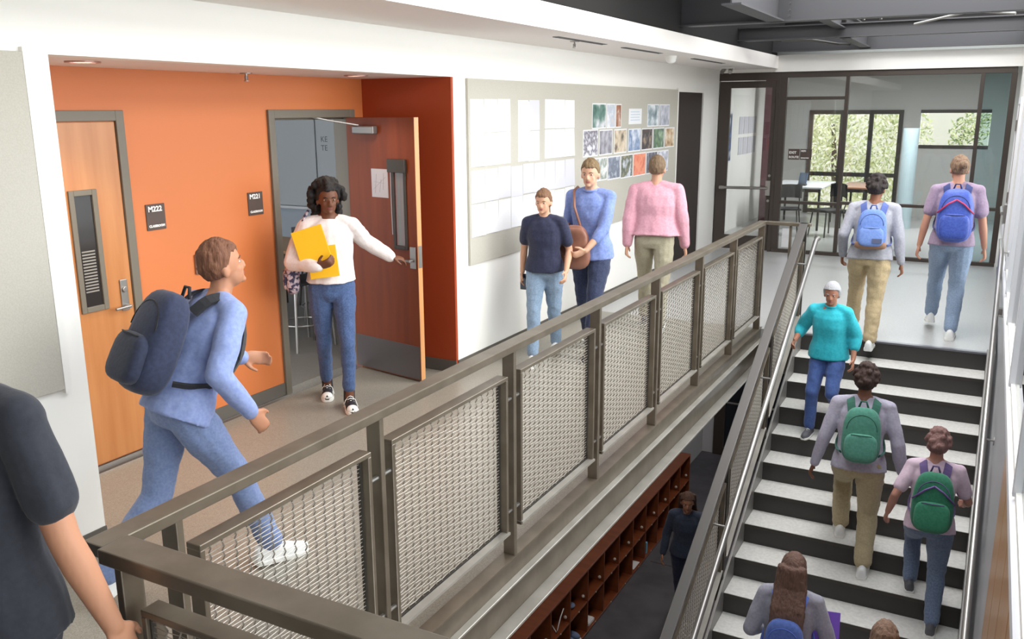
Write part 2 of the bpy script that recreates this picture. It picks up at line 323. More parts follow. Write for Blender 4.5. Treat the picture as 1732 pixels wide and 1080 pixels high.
def sprinkler(x, y, z, label):
    e = empty('sprinkler', (x, y, z), 0, label, 'sprinkler')
    MB().cyl((x, y, z), (x, y, z-0.006), 0.04, 18).build('escutcheon', INOX, e)
    MB().cyl((x, y, z-0.006), (x, y, z-0.045), 0.008, 8).cyl((x-0.012, y, z-0.02), (x-0.012, y, z-0.05), 0.003, 6).cyl((x+0.012, y, z-0.02), (x+0.012, y, z-0.05), 0.003, 6).build('body', INOX, e)
    MB().cyl((x, y, z-0.05), (x, y, z-0.054), 0.018, 12).build('deflector', INOX, e)
sprinkler(-4.42, 4.50, 2.348, 'chrome fire sprinkler in the ceiling of the orange alcove')
sprinkler(-3.18, 7.03, ZH, 'white sprinkler head beside the nearest soffit slot above the pinboard')
for x, y, lb in [(-4.06, 3.02, 'round recessed downlight above the closed wooden door in the alcove ceiling'), (-4.08, 5.23, 'round recessed downlight above the open classroom door in the alcove ceiling')]:
    e = empty('recessed_downlight', (x, y, 2.348), 0, lb, 'downlight', 'alcove downlights')
    t_ = MB(); n = 24
    for k in range(n):
        a0, a1 = 2*pi*k/n, 2*pi*(k+1)/n
        t_.hexa([(x+r*cos(a), y+r*sin(a), z) for z in (2.340, 2.348) for r, a in ((0.062, a0), (0.085, a0), (0.085, a1), (0.062, a1))])
    t_.build('trim_ring', mat('pink_trim', '#b58e86', 0.3, 0.4), e)
    MB().cyl((x, y, 2.347), (x, y, 2.344), 0.062, 24).build('lens', mat('lamp_lens', '#fff3e0', 0.4, emit=2.0), e)
# ------------------------------------------------------------ closed door (left)
d = empty('door_3', (XB, 3.1, 0)); d['kind'] = S
MB().box(XB-0.02, XB+0.022, 3.545, 3.60, 0, 2.11).box(XB-0.02, XB+0.022, 2.60, 3.545, 2.05, 2.11).build('door_frame', DFRAME, d, bevel=0.003)
MB().box(XB-0.01, XB+0.008, 2.62, 3.54, 0.035, 2.045).build('door_leaf', WDOOR, d, bevel=0.002)
MB().box(XB-0.01, XB+0.012, 2.62, 3.54, 0.004, 0.03).build('door_sweep', INOX, d)
wf = MB(); a, b, z0, z1 = 3.185, 3.365, 0.965, 1.67
wf.box(XB, XB+0.022, a, a+0.032, z0, z1).box(XB, XB+0.022, b-0.032, b, z0, z1).box(XB, XB+0.022, a+0.032, b-0.032, z0, z0+0.032).box(XB, XB+0.022, a+0.032, b-0.032, z1-0.032, z1)
wf = wf.build('window_frame', DFRAME, d, bevel=0.003)
MB().box(XB+0.0085, XB+0.0105, a+0.032, b-0.032, z0+0.032, z1-0.032).build('pane', mat('smoky_pane', '#8f8a86', 0.12, col2='#2e2a29', kind='wave', scale=0.5), wf)
for k in range(14):
    MB().box(XB+0.0105, XB+0.0125, a+0.045, b-0.05, 1.08+0.018*k, 1.088+0.018*k).build('blind_slat', mat('blind_slat', '#8d8880', 0.4), wf)
hd = MB().box(XB+0.008, XB+0.018, 3.455, 3.505, 0.93, 1.12); hd.cyl((XB+0.015, 3.48, 1.06), (XB+0.03, 3.48, 1.06), 0.018).build('lock_plate', INOX, d, bevel=0.003)
MB().cyl((XB+0.015, 3.48, 0.96), (XB+0.06, 3.48, 0.96), 0.011).cyl((XB+0.055, 3.485, 0.96), (XB+0.055, 3.38, 0.957), 0.009).build('door_handle', INOX, d, smooth=False)
tag(MB().box(XB+0.009, XB+0.0105, 3.045, 3.155, 1.33, 1.61).build('notice_sheet', mat('pale_blue_paper', '#cfdfee', 0.8)), 'pale blue notice sheet taped beside the window of the closed door', 'notice')
# ------------------------------------------------------------ open door
d = empty('door_4', (XB, 5.70, 0)); d['kind'] = S
MB().box(XB-0.15, XB+0.022, 4.80, 4.86, 0, 2.11).box(XB-0.15, XB+0.022, 5.71, 5.77, 0, 2.11).box(XB-0.15, XB+0.022, 4.86, 5.71, 2.05, 2.11).build('door_frame', DFRAME, d, bevel=0.003)
MB().box(XB-0.07, XB-0.05, 4.86, 4.875, 0, 2.05).box(XB-0.07, XB-0.05, 4.86, 5.71, 2.035, 2.05).build('door_stop', DFRAME, d)
ang = math.atan2(-0.135, 0.74)   # leaf direction from the hinge, in x,y
hx, hy = XB+0.01, 5.695
ux, uy = cos(ang), sin(ang); nx, ny = uy, -ux     # n faces the camera side (-y)
def L(u, n_, z): return (hx+ux*u+nx*n_, hy+uy*u+ny*n_, z)
def lbox(mb, u0, u1, n0, n1, z0, z1):
    return mb.hexa([L(u0, n0, z0), L(u1, n0, z0), L(u1, n1, z0), L(u0, n1, z0), L(u0, n0, z1), L(u1, n0, z1), L(u1, n1, z1), L(u0, n1, z1)])
LW = 0.755
lbox(MB(), 0, LW-0.003, -0.022, 0.022, 0.012, 2.05).build('door_leaf', WDOOR2, d, bevel=0.0015)
lbox(MB(), LW-0.003, LW+0.001, -0.0222, 0.0222, 0.012, 2.05).build('door_edge', WEDGE, d)
lbox(MB(), 0.01, LW-0.01, 0.022, 0.025, 0.02, 0.29).build('kick_plate', mat('kick_plate', '#6a6462', 0.35, 0.6), d, bevel=0.001)
wf = MB(); a, b, z0, z1 = 0.505, 0.655, 1.05, 1.72
for q in ((a, a+0.025, z0, z1), (b-0.025, b, z0, z1), (a+0.025, b-0.025, z0, z0+0.03)): lbox(wf, q[0], q[1], 0.022, 0.034, q[2], q[3])
lbox(wf, a-0.03, b+0.01, 0.022, 0.05, z1-0.08, z1+0.02)
wf = wf.build('window_frame', STEELD, d, bevel=0.003)
lbox(MB(), a+0.025, b-0.025, 0.0225, 0.0245, z0+0.03, z1-0.08).build('pane', mat('dark_pane', '#5b6257', 0.15, col2='#7a2f28', scale=1.4, stretch=(9, 9, 0.3)), wf)
MB().tube([L(a-0.012, 0.03, 1.66), L(a-0.012, 0.032, 1.4), L(a-0.008, 0.032, 1.16)], 0.004, 6).build('blind_cord', INOX, d)
cl = lbox(MB(), 0.12, 0.36, 0.022, 0.075, 1.925, 1.985).build('door_closer', mat('closer_grey', '#8d8a88', 0.35, 0.5), d, bevel=0.008)
MB().tube([L(0.18, 0.055, 1.99), (XB+0.05, 5.40, 2.03), (XB-0.01, 5.30, 2.055)], 0.007, 6).build('closer_arm', INOX, cl)
hp = lbox(MB(), 0.675, 0.735, 0.022, 0.032, 0.91, 1.08).build('lock_plate', INOX, d, bevel=0.003)
lbox(MB(), LW+0.0005, LW+0.004, -0.018, 0.018, 0.92, 1.09).build('strike_plate', INOX, d)
hh = MB().cyl(L(0.705, 0.03, 0.975), L(0.705, 0.075, 0.975), 0.011).cyl(L(0.715, 0.07, 0.975), L(0.60, 0.072, 0.972), 0.010)
hh.build('door_handle', INOX, d)
for z in (0.25, 1.05, 1.85): MB().cyl((hx-0.003, hy+0.005, z-0.05), (hx-0.003, hy+0.005, z+0.05), 0.009, 8).build('hinge', INOX, d)
no = lbox(MB(), 0.27, 0.455, 0.0225, 0.0235, 1.44, 1.66).build('notice_sheet', PAPERG)
tag(no, 'white notice sheet with a line drawing taped on the open red-brown door', 'notice')
sk = MB()
for q in [((0.29, 1.50), (0.43, 1.60)), ((0.31, 1.47), (0.33, 1.62)), ((0.36, 1.48), (0.38, 1.58)), ((0.30, 1.56), (0.42, 1.55)), ((0.40, 1.50), (0.41, 1.63))]:
    sk.bar(L(q[0][0], 0.0238, q[0][1]), L(q[1][0], 0.0238, q[1][1]), 0.0015, 0.0006)
sk.build('drawn_lines', mat('pencil_grey', '#77757d', 0.8), no)
# ------------------------------------------------------------ room signs and wall plates
def room_sign(y0, y1, z0, z1, num, lab):
    e = empty('room_sign', (XB, (y0+y1)/2, (z0+z1)/2), 0, lab, 'sign')
    MB().box(XB, XB+0.008, y0, y1, z0, z1).build('plate', SIGN, e, bevel=0.002)
    text(num, 0.046, (XB+0.009, y0+0.014, z1-0.045), (pi/2, 0, pi/2), LETTER, e, bold=0.0012)
    text('CLASSROOM', 0.0205, (XB+0.009, y0+0.012, z0+0.018), (pi/2, 0, pi/2), LETTER, e, bold=0.0008)
room_sign(3.70, 3.842, 1.385, 1.545, 'M222', 'brown M222 CLASSROOM sign beside the closed wooden door')
room_sign(4.558, 4.70, 1.388, 1.548, 'M221', 'brown M221 CLASSROOM sign beside the open classroom doorway')
for y, lb in [(4.085, 'brown wall plate on the orange wall, nearer the closed door'), (4.368, 'brown wall plate on the orange wall, nearer the open doorway')]:
    e = empty('wall_plate', (XB, y, 1.12), 0, lb, 'wall plate', 'wall plates')
    MB().box(XB, XB+0.018, y-0.043, y+0.043, 1.055, 1.188).build('cover', SWB, e, bevel=0.005)
    MB().box(XB+0.018, XB+0.020, y-0.008, y+0.012, 1.064, 1.068).build('slot', LETTER, e)
# ------------------------------------------------------------ pinboards
KW = 3.70/3.88
def wy(y): return y*KW
def wz(z): return 2.1+(z-2.1)*KW
def board(name, y0, y1, z0, z1, lab):
    y0, y1, z0, z1 = wy(y0), wy(y1), wz(z0), wz(z1)
    e = empty(name, (XL, (y0+y1)/2, z0), 0, lab, 'pinboard')
    MB().box(XL, XL+0.022, y0, y1, z0, z1).build('panel', BOARD, e, bevel=0.002)
    if y0 > 0: MB().box(XL, XL+0.024, y1, y1+0.035, z0-0.02, z1+0.02).build('edge_strip', WHITE, e)
    return e
board('pinboard', 6.41, 11.95, 0.80, 2.355, 'long grey fabric pinboard covered with sheets and photographs')
board('pinboard', 0.4, 2.57, 0.79, 2.365, 'grey fabric pinboard without papers at the left of the alcove')
XP = XL+0.0225
ys = [6.437, 6.675, 6.912, 7.148]
rows = [(1.915, 2.192), (1.63, 1.907), (1.325, 1.602), (1.035, 1.312)]
topc = [(6.440, 'first'), (6.678, 'second'), (6.915, 'third'), (7.290, 'fourth'), (7.500, 'fifth'), (7.845, 'sixth'), (8.075, 'seventh'), (8.310, 'eighth')]
lowc = [(6.438, 'first'), (6.676, 'second'), (6.914, 'third'), (7.150, 'fourth'), (7.385, 'fifth'), (7.618, 'sixth'), (7.850, 'seventh'), (8.085, 'eighth'), (8.322, 'ninth')]
rn = ['top', 'second', 'third', 'bottom']
random.seed(3)
for r in range(4):
    for i, (y, nm) in enumerate(topc if r < 2 else lowc):
        z0, z1 = rows[r]; dz = random.uniform(-0.006, 0.006); t = random.uniform(0.002, 0.012); wd = 0.224*KW; y, z0, z1 = wy(y), wz(z0), wz(z1)
        m_ = MB().hexa([(XP, y, z0+dz), (XP+0.001, y, z0+dz), (XP+0.001+t, y+wd, z0+dz), (XP+t, y+wd, z0+dz), (XP, y, z1+dz), (XP+0.001, y, z1+dz), (XP+0.001, y+wd, z1+dz), (XP, y+wd, z1+dz)])
        g = (r == 2) or (r == 0 and i == 4)
        o = m_.build('paper_sheet', PAPERG if g else PAPER)
        tag(o, '%s paper sheet, %s from left in the %s row on the grey pinboard' % ('pale grey' if g else 'blank white', nm, rn[r]), 'paper', 'sheets on the pinboard')
def photo_mat(cols, scale, seed):
    nm = 'photo_print_%d' % seed
    m = mat(nm, cols[0], 0.5, col2=cols[-1], scale=scale, detail=4, lo=0.3, hi=0.7)
    nt = m.node_tree
    for n_ in nt.nodes:
        if n_.type == 'VALTORGB' and len(cols) > 2:
            e_ = n_.color_ramp.elements.new(0.5); e_.color = (*srgb(cols[1]), 1)
        if n_.type == 'MAPPING': n_.inputs['Location'].default_value = (seed*1.7, seed*0.9, seed*2.3)
    return m
G1, G2, G3, W_ = '#35524a', '#7b7d80', '#4d4b50', '#e8e8ec'
photos = [
 (9.003, 9.40, 1.893, 2.165, ['#2f5348', '#6c8a80', '#d8d5da'], 6, 'photograph of dark green trees over pale ground, leftmost in top row'),
 (9.41, 9.68, 1.893, 2.163, ['#d9c8c4', '#b9c0cc', '#efe9e6'], 8, 'pale photograph of a street, second in the top row'),
 (9.685, 9.863, 1.893, 2.160, ['#7c4a36', '#a9765c', '#e0d4cc'], 9, 'narrow photograph with a red-brown doorway, third in the top row'),
 (10.745, 11.19, 1.885, 2.161, ['#e9ecf0', '#9aa7ad', '#5f7078'], 9, 'photograph of a pale street with bare branches, in top row right of the card'),
 (11.20, 11.61, 1.882, 2.160, ['#8f929e', '#b4b5c0', '#d5d6df'], 10, 'grey photograph of a fence, rightmost in the top row'),
 (8.765, 9.18, 1.60, 1.888, ['#edebf1', '#6b6470', '#f4f2f6'], 12, 'photograph of white forms with dark accents, leftmost in the middle row'),
 (9.21, 9.60, 1.60, 1.880, ['#57545a', '#96929a', '#c2bfc6'], 8, 'black and white photograph of a building, second in the middle row'),
 (9.65, 10.05, 1.60, 1.877, ['#4c4642', '#c9b79f', '#e4d5c2'], 8, 'photograph with a dark propeller form on tan, third in the middle row'),
 (10.105, 10.53, 1.60, 1.872, ['#b8c2d8', '#7388a8', '#d7dce8'], 7, 'pale blue photograph of a street, fourth in the middle row'),
 (10.56, 10.96, 1.60, 1.868, ['#6d523c', '#3f3c44', '#b19a80'], 8, 'brown photograph of a dim interior, fifth in the middle row'),
 (10.99, 11.42, 1.60, 1.865, ['#7f9a72', '#55685a', '#a9bfa0'], 6, 'green photograph of a field, sixth in the middle row'),
 (11.45, 11.85, 1.60, 1.860, ['#7d5c3c', '#c9ae8c', '#e3dccd'], 9, 'brown and tan photograph, rightmost in the middle row'),
 (8.99, 9.46, 1.32, 1.578, ['#eef0ee', '#8d9288', '#dfe2e4'], 8, 'pale photograph with white sky, leftmost in the bottom row'),
 (9.47, 9.865, 1.31, 1.576, ['#9ba2b0', '#6c7280', '#cdd0da'], 9, 'grey-blue photograph, second in the bottom row'),
 (9.875, 10.28, 1.30, 1.576, ['#dfe0ea', '#5a6150', '#c6b79a'], 8, 'photograph with dark green foliage, third in the bottom row'),
 (10.29, 10.74, 1.295, 1.576, ['#e07a62', '#e99a7c', '#c2503c'], 9, 'coral red photograph, fourth in the bottom row'),
 (10.755, 11.17, 1.295, 1.573, ['#7b7a84', '#4f4e58', '#a9a8b2'], 9, 'grey photograph of a dark facade, fifth in the bottom row'),
 (11.18, 11.62, 1.293, 1.570, ['#f2f2f6', '#d6d6e0', '#7c7a86'], 8, 'photograph with a bright white sky, rightmost in the bottom row')]
for k, (y0, y1, z0, z1, cols, s_, lb) in enumerate(photos):
    y0, y1, z0, z1 = wy(y0), wy(y1), wz(z0), wz(z1)
    o = MB().box(XP, XP+0.0012, y0, y1-0.006, z0, z1).build('photograph', PAPER)
    MB().box(XP+0.0012, XP+0.0016, y0+0.012, y1-0.018, z0+0.012, z1-0.012).build('print', photo_mat(cols, s_, k), o)
    tag(o, lb, 'photograph', 'photographs on the pinboard')
o = MB().box(XP, XP+0.0015, wy(10.10), wy(10.54), wz(1.925), wz(2.107)).build('caption_card', PAPER)
tag(o, 'small white caption card with pale blue lines between the top-row photographs', 'card')
ln = MB()
for k in range(4): ln.box(XP+0.0015, XP+0.0018, wy(10.16), wy(10.46+0.02*(k % 2)), wz(2.065-0.032*k), wz(2.073-0.032*k))
ln.build('text_lines', mat('pale_blue_ink', '#a9c4dc', 0.7), o)
# ------------------------------------------------------------ signs on the glass screen
for (a, b, z0, z1, lines, lb) in [(-2.642, -2.482, 1.372, 1.525, [('EXIT', 0.05, 0.085), ('ROUTE', 0.043, 0.022)], 'brown EXIT ROUTE sign on the glass screen beside the door'), (-2.474, -2.312, 1.372, 1.525, [('M291', 0.032, 0.115), ('CIRCULATION', 0.017, 0.02)], 'brown CIRCULATION sign on the glass screen right of the EXIT ROUTE sign')]:
    e = empty('exit_sign' if 'EXIT' in lb else 'room_sign', ((a+b)/2, GY, z0), 0, lb, 'sign')
    MB().box(a, b, GY-0.004, GY+0.006, z0, z1).build('plate', SIGN, e)
    for tx, sz, dz in lines: text(tx, sz, (a+0.012, GY-0.0055, z0+dz), (pi/2, 0, 0), LETTER, e, bold=0.0012)
tag(MB().box(-2.655, -2.54, GY-0.003, GY+0.006, 0.08, 0.36).build('paper_sheet', PAPER), 'white sheet taped low on the glass near the dark framed door', 'paper')

# ------------------------------------------------------------ guard rails
WIREH = mat('lit_wire', '#b5afa5', 0.4, 0.3)  # lighter copy for horizontal wires: shading of the weave put into the colour
def wire_mesh_data(y0, y1, z0, z1, pv=0.05, ph=0.015, r=0.0022, shear=0.0):
    m_ = MB(); n = max(1, round((y1-y0)/pv)); mh = max(1, round((z1-z0)/ph)); dy = (y1-y0)/n; dz = (z1-z0)/mh
    def wire(pts, r):
        vs = []; fs = []
        for p in pts:
            vs += [(p[0]+r, p[1], p[2]), (p[0], p[1]+r*(0 if pts[0][1] != pts[-1][1] and False else 1), p[2]+0), (p[0]-r, p[1], p[2]), (p[0], p[1]-r, p[2])] if pts[0][2] < pts[-1][2] - 0.3 and abs(pts[0][1]-pts[-1][1]) < 0.02 else [(p[0]+r, p[1], p[2]), (p[0], p[1], p[2]+r), (p[0]-r, p[1], p[2]), (p[0], p[1], p[2]-r)]
        for i in range(len(pts)-1):
            for k in range(4): fs.append((i*4+k, i*4+(k+1) % 4, (i+1)*4+(k+1) % 4, (i+1)*4+k))
        m_.add(vs, fs)
    for i in range(1, n):
        y = y0+dy*i; off = shear*(y-y0)
        wire([(0.0042*(1 if (i+j) % 2 else -1), y, z0+off+dz*j) for j in range(0, mh+1)], 0.0030)
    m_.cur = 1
    for j in range(1, mh):
        z = z0+dz*j
        wire([(-0.0022*(1 if (i+j) % 2 else -1), y0+dy*i, z+shear*dy*i) for i in range(0, n+1)], 0.0015)
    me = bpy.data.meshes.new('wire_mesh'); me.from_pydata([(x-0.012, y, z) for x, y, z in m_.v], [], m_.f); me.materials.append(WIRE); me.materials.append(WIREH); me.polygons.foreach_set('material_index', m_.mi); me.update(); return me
# panel frame built around a local origin: y 0..W, z 0..Hh, centred on x=0
def panel_data(W, Hh, shear=0.0, t=0.018, dep=0.056):
    m_ = MB()
    def q(y0, y1, z0, z1):
        m_.hexa([(-dep/2, y0, z0+shear*y0), (dep/2, y0, z0+shear*y0), (dep/2, y1, z0+shear*y1), (-dep/2, y1, z0+shear*y1), (-dep/2, y0, z1+shear*y0), (dep/2, y0, z1+shear*y0), (dep/2, y1, z1+shear*y1), (-dep/2, y1, z1+shear*y1)])
    q(0, W, 0, t); q(0, W, Hh-t, Hh); q(0, t, t, Hh-t); q(W-t, W, t, Hh-t)
    me = bpy.data.meshes.new('mesh_panel'); me.from_pydata(m_.v, [], m_.f); me.materials.append(STEEL); me.update()
    b2 = MB(); s_ = 0.006
    def q2(y0, y1, z0, z1):
        b2.hexa([(-0.019, y0, z0+shear*y0), (-0.005, y0, z0+shear*y0), (-0.005, y1, z0+shear*y1), (-0.019, y1, z0+shear*y1), (-0.019, y0, z1+shear*y0), (-0.005, y0, z1+shear*y0), (-0.005, y1, z1+shear*y1), (-0.019, y1, z1+shear*y1)])
    q2(t, W-t, t, t+s_); q2(t, W-t, Hh-t-s_, Hh-t); q2(t, t+s_, t+s_, Hh-t-s_); q2(W-t-s_, W-t, t+s_, Hh-t-s_)
    mb_ = bpy.data.meshes.new('mesh_border'); mb_.from_pydata(b2.v, [], b2.f); mb_.materials.append(STEELD); mb_.update()
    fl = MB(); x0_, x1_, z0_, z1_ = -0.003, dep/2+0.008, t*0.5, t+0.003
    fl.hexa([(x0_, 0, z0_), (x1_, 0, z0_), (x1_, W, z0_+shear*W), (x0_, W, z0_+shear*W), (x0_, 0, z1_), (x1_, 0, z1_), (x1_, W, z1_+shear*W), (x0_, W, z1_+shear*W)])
    fm = bpy.data.meshes.new('lit_bottom_flange'); fm.from_pydata(fl.v, [], fl.f); fm.materials.append(ROPE); fm.update()  # skylight on the bottom member painted as a paler strip
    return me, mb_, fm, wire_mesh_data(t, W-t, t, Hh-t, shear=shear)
def place_panel(parent, data, loc, rz=0.0):
    fr = bpy.data.objects.new('mesh_panel', data[0]); COL.objects.link(fr); fr.parent = parent
    fr.location = Vector(loc)-parent.location; fr.rotation_euler = (0, 0, rz)
    b = fr.modifiers.new('bevel', 'BEVEL'); b.width = 0.002; b.segments = 1
    for nm, me in (('mesh_border', data[1]), ('lit_bottom_flange', data[2]), ('wire_mesh', data[3])):
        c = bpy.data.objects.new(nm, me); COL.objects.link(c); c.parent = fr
        if nm == 'wire_mesh': c['kind'] = 'stuff'
    return fr
def posts_and_panels(): pass
XG = -1.865
gr = empty('guard_rail', (XG, 1.33, 0), 0, 'long bronze steel guard rail with woven wire panels along the corridor edge', 'railing', 'steel railings')
MB().box(-1.902, -1.828, 1.26, 8.53, 1.025, 1.06).build('top_rail', STEEL, gr, bevel=0.004)
MB().box(-1.828, -1.42, 8.462, 8.53, 1.030, 1.06).build('top_rail', STEEL, gr, bevel=0.004)
PY = [2.41, 3.43, 4.45, 5.46, 6.45, 7.45, 8.49]
post = None
def add_post(parent, x, y, z0, z1, wx=0.062, wy=0.025, m_=STEEL):
    return MB().box(x-wx/2, x+wx/2, y-wy/2, y+wy/2, z0, z1).build('post', m_, parent, bevel=0.003)
for y in [1.36, 1.50]+PY: add_post(gr, XG, y, 0.002, 1.026)
add_post(gr, -1.60, 8.50, 0.0, 1.03, 0.02, 0.045); 
starts = [1.50]+PY
cache = {}
for a, b in zip(starts[:-1], starts[1:]):
    W = round(b-a-0.125, 3)
    if W not in cache: cache[W] = panel_data(W, 0.79)
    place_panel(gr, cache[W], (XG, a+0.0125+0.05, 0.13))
    for z in (0.24, 0.80):
        for q0, q1 in ((a+0.012, a+0.064), (b-0.064, b-0.012)): MB().cyl((XG+0.012, q0, z), (XG+0.012, q1, z), 0.009, 8).build('standoff_pin', INOX, gr)
# front rail across the near edge
fr = empty('guard_rail', (-1.8, 1.29, 0), 0, 'near bronze steel guard rail crossing the bottom left of the picture', 'railing', 'steel railings')
MB().box(-1.828, 0.19, 1.245, 1.335, 1.022, 1.062).build('top_rail', STEEL, fr, bevel=0.004)
for x in (-1.78, -0.62, 0.10): MB().box(x-0.0125, x+0.0125, 1.26, 1.32, 0, 1.024).build('post', STEEL, fr, bevel=0.003)
for x0, W in ((-1.715, 1.03), (-0.56, 0.60)):
    dd = panel_data(W, 0.79)
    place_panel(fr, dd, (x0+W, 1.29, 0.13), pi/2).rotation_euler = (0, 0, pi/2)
# deck edge steel
de = MB().box(-1.90, -1.83, 1.335, 8.60, 0.0, 0.004)
tag(de.build('edge_plate', STEEL), 'thin steel edge plate along the corridor floor under the rail posts', 'steel plate')
db = empty('edge_beam', (-1.83, 5, -0.3), 0, 'taupe steel channel beam along the open edge of the upper floor', 'beam')
MB().box(-1.842, -1.828, 1.335, 8.60, -0.30, 0.0).build('web', STEEL, db)
MB().box(-1.829, -1.790, 1.335, 8.60, -0.105, -0.093).build('upper_flange', ROPE, db, bevel=0.003)
MB().box(-1.829, -1.755, 1.335, 8.60, -0.305, -0.290).build('lower_flange', ROPE, db, bevel=0.003)
tag(MB().box(-1.82, 0.11, 8.60, 8.68, -0.45, -0.125).build('cross_beam', STEEL), 'steel beam under the landing edge at the stair head', 'beam')
# ------------------------------------------------------------ staircase
RI, GO, Y0 = 0.16, 0.28, 8.53
SXL, SXR = -1.44, 0.135
st = empty('staircase', (-0.65, 5.3, ZU), 0, 'wide staircase with pale treads and dark risers going down from the landing', 'staircase')
NST = 24
for i in range(1, NST):
    y1 = Y0-GO*(i-1); y0 = Y0-GO*i; z = -RI*i
    t_ = MB().box(SXL, SXR, y0, y1+0.012, z-0.022, z).build('tread', TREAD, st, bevel=0.003)
    MB().box(SXL, SXR, y0-0.003, y0+0.004, z-0.03, z-0.004).build('nosing', STEELD, t_)
for i in range(1, NST+1):
    y1 = Y0-GO*(i-1); MB().box(SXL, SXR, y1, y1+0.012, -RI*i, -RI*(i-1)-0.022 if i > 1 else -0.012).build('riser', RISER, st)
MB().box(SXL, SXR, Y0-0.004, Y0+0.05, -0.014, 0.002).build('landing_nosing', mat('steel_nosing', '#8b8b90', 0.35, 0.6), st)
sl = RI/GO
def stringer(x0, x1, m_, up=0.10, dn=0.26):
    ya, yb = Y0+0.10, Y0-GO*NST
    def zz(y): return -sl*(Y0-y)
    return MB().prism([(ya, zz(ya)-dn), (yb, zz(yb)-dn+0.15), (yb, zz(yb)+up), (Y0-0.08, zz(Y0-0.08)+up), (ya, 0.012), (ya, 0)], 'x', x0, x1).build('stringer', m_, st, bevel=0.003)
stringer(SXL-0.018, SXL, mat('stringer_grey', '#8f8c88', 0.4, 0.4)); stringer(SXR, SXR+0.018, mat('stringer_grey', '#8f8c88', 0.4, 0.4))
# stair guard on the open side
sg = empty('stair_rail', (-1.475, 5, 0), 0, 'sloping steel stair guard with woven wire panels and round handrail, left of steps', 'railing', 'steel railings')
XS = -1.482; SLR = 0.585
def zr(y): return 1.06 - SLR*(8.46-y)
def slab(mb, x0, x1, ya, yb, dz0, dz1):   # sloped box following the rail line
    return mb.hexa([(x0, ya, zr(ya)+dz0), (x1, ya, zr(ya)+dz0), (x1, yb, zr(yb)+dz0), (x0, yb, zr(yb)+dz0), (x0, ya, zr(ya)+dz1), (x1, ya, zr(ya)+dz1), (x1, yb, zr(yb)+dz1), (x0, yb, zr(yb)+dz1)])
slab(MB(), XS-0.037, XS+0.037, 2.6, 8.46, -0.035, 0.0).box(XS-0.037, XS+0.037, 8.46, 8.53, 1.025, 1.06).build('top_rail', mat('grey_rail', '#5c5855', 0.38, 0.5), sg, bevel=0.004)
sp = [8.49, 7.25, 6.02, 4.79, 3.56]
for y in sp: MB().box(XS-0.03, XS+0.03, y-0.0125, y+0.0125, zr(y)-1.16 if y < 8.4 else -0.2, zr(y)-0.03 if y < 8.46 else 1.03).build('post', STEELD, sg, bevel=0.003)
dS = panel_data(1.12, 0.72, shear=SLR)
for a in sp[1:]:
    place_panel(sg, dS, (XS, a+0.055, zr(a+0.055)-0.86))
HX = -1.335
hp = [(HX, 8.44, 0.93), (HX, 8.38, 0.935)] + [(HX, y, 0.955-0.595*(8.34-y)) for y in (8.30, 7, 5.5, 4, 2.6)]
MB().tube([(HX-0.03, 8.50, 0.93)]+hp, 0.021, 14).build('handrail', INOX, sg, smooth=True)
for y in (8.1, 6.87, 5.64, 4.41):
    z = 0.955-0.595*(8.34-y); MB().tube([(XS+0.03, y, z-0.07), (HX-0.02, y, z-0.07), (HX, y, z-0.02)], 0.008, 8).build('handrail_bracket', INOX, sg)
# wall handrail on the right
wh = empty('wall_handrail', (0.15, 5.5, 0), 0, 'round stainless handrail on brackets along the right wall of the stairs', 'handrail')
HR = 0.150
def zh(y): return 0.90-sl*(8.50-y)
MB().tube([(HR, 9.3, 0.90), (HR, 8.6, 0.90)]+[(HR, y, zh(y)) for y in (8.45, 7, 5, 3, 2.2)], 0.0205, 16).build('rail', INOX, wh, smooth=True)
for y in (9.1, 7.9, 6.75, 5.3, 4.1):
    z = 0.90 if y > 8.5 else zh(y)
    MB().tube([(XR, y, z-0.09), (HR, y, z-0.08), (HR, y, z-0.018)], 0.007, 8).cyl((XR-0.006, y, z-0.09), (XR, y, z-0.09), 0.03, 14).build('bracket', INOX, wh)
tag(MB().box(SXR+0.02, XR-0.003, 3.0, 8.6, -4.0, -3.9).build('base_trim', INOX), 'steel trim strip at the foot of the right stair wall', 'trim')
# white door with hardware on the right wall beyond the stair
d5 = empty('door_5', (XR, 11.2, 0)); d5['kind'] = S
wm = mat('white_door', '#ececef', 0.4)
MB().box(XR-0.03, XR, 10.55, 10.62, 0, 2.2).box(XR-0.03, XR, 11.60, 11.67, 0, 2.2).box(XR-0.03, XR, 10.62, 11.60, 2.13, 2.2).build('door_frame', wm, d5, bevel=0.003)
MB().box(XR-0.02, XR, 10.63, 11.59, 0.01, 2.12).build('door_leaf', mat('pink_grey_door', '#b9a9a6', 0.4), d5, bevel=0.002)
for z in (0.3, 1.1, 1.9): MB().box(XR-0.036, XR-0.02, 11.55, 11.64, z-0.06, z+0.06).build('hinge', INOX, d5, bevel=0.002)
MB().cyl((XR-0.07, 10.72, 1.0), (XR-0.07, 11.4, 1.0), 0.018).build('push_bar', INOX, d5)
MB().box(XR-0.06, XR-0.01, 10.66, 10.72, 0.9, 1.1).build('lock_plate', INOX, d5, bevel=0.003)
tag(MB().box(XR-0.03, XR-0.001, 8.75, 8.83, 0.30, 0.36).build('outlet_box', INOX), 'small metal outlet box low on the white right wall by the stair head', 'outlet')

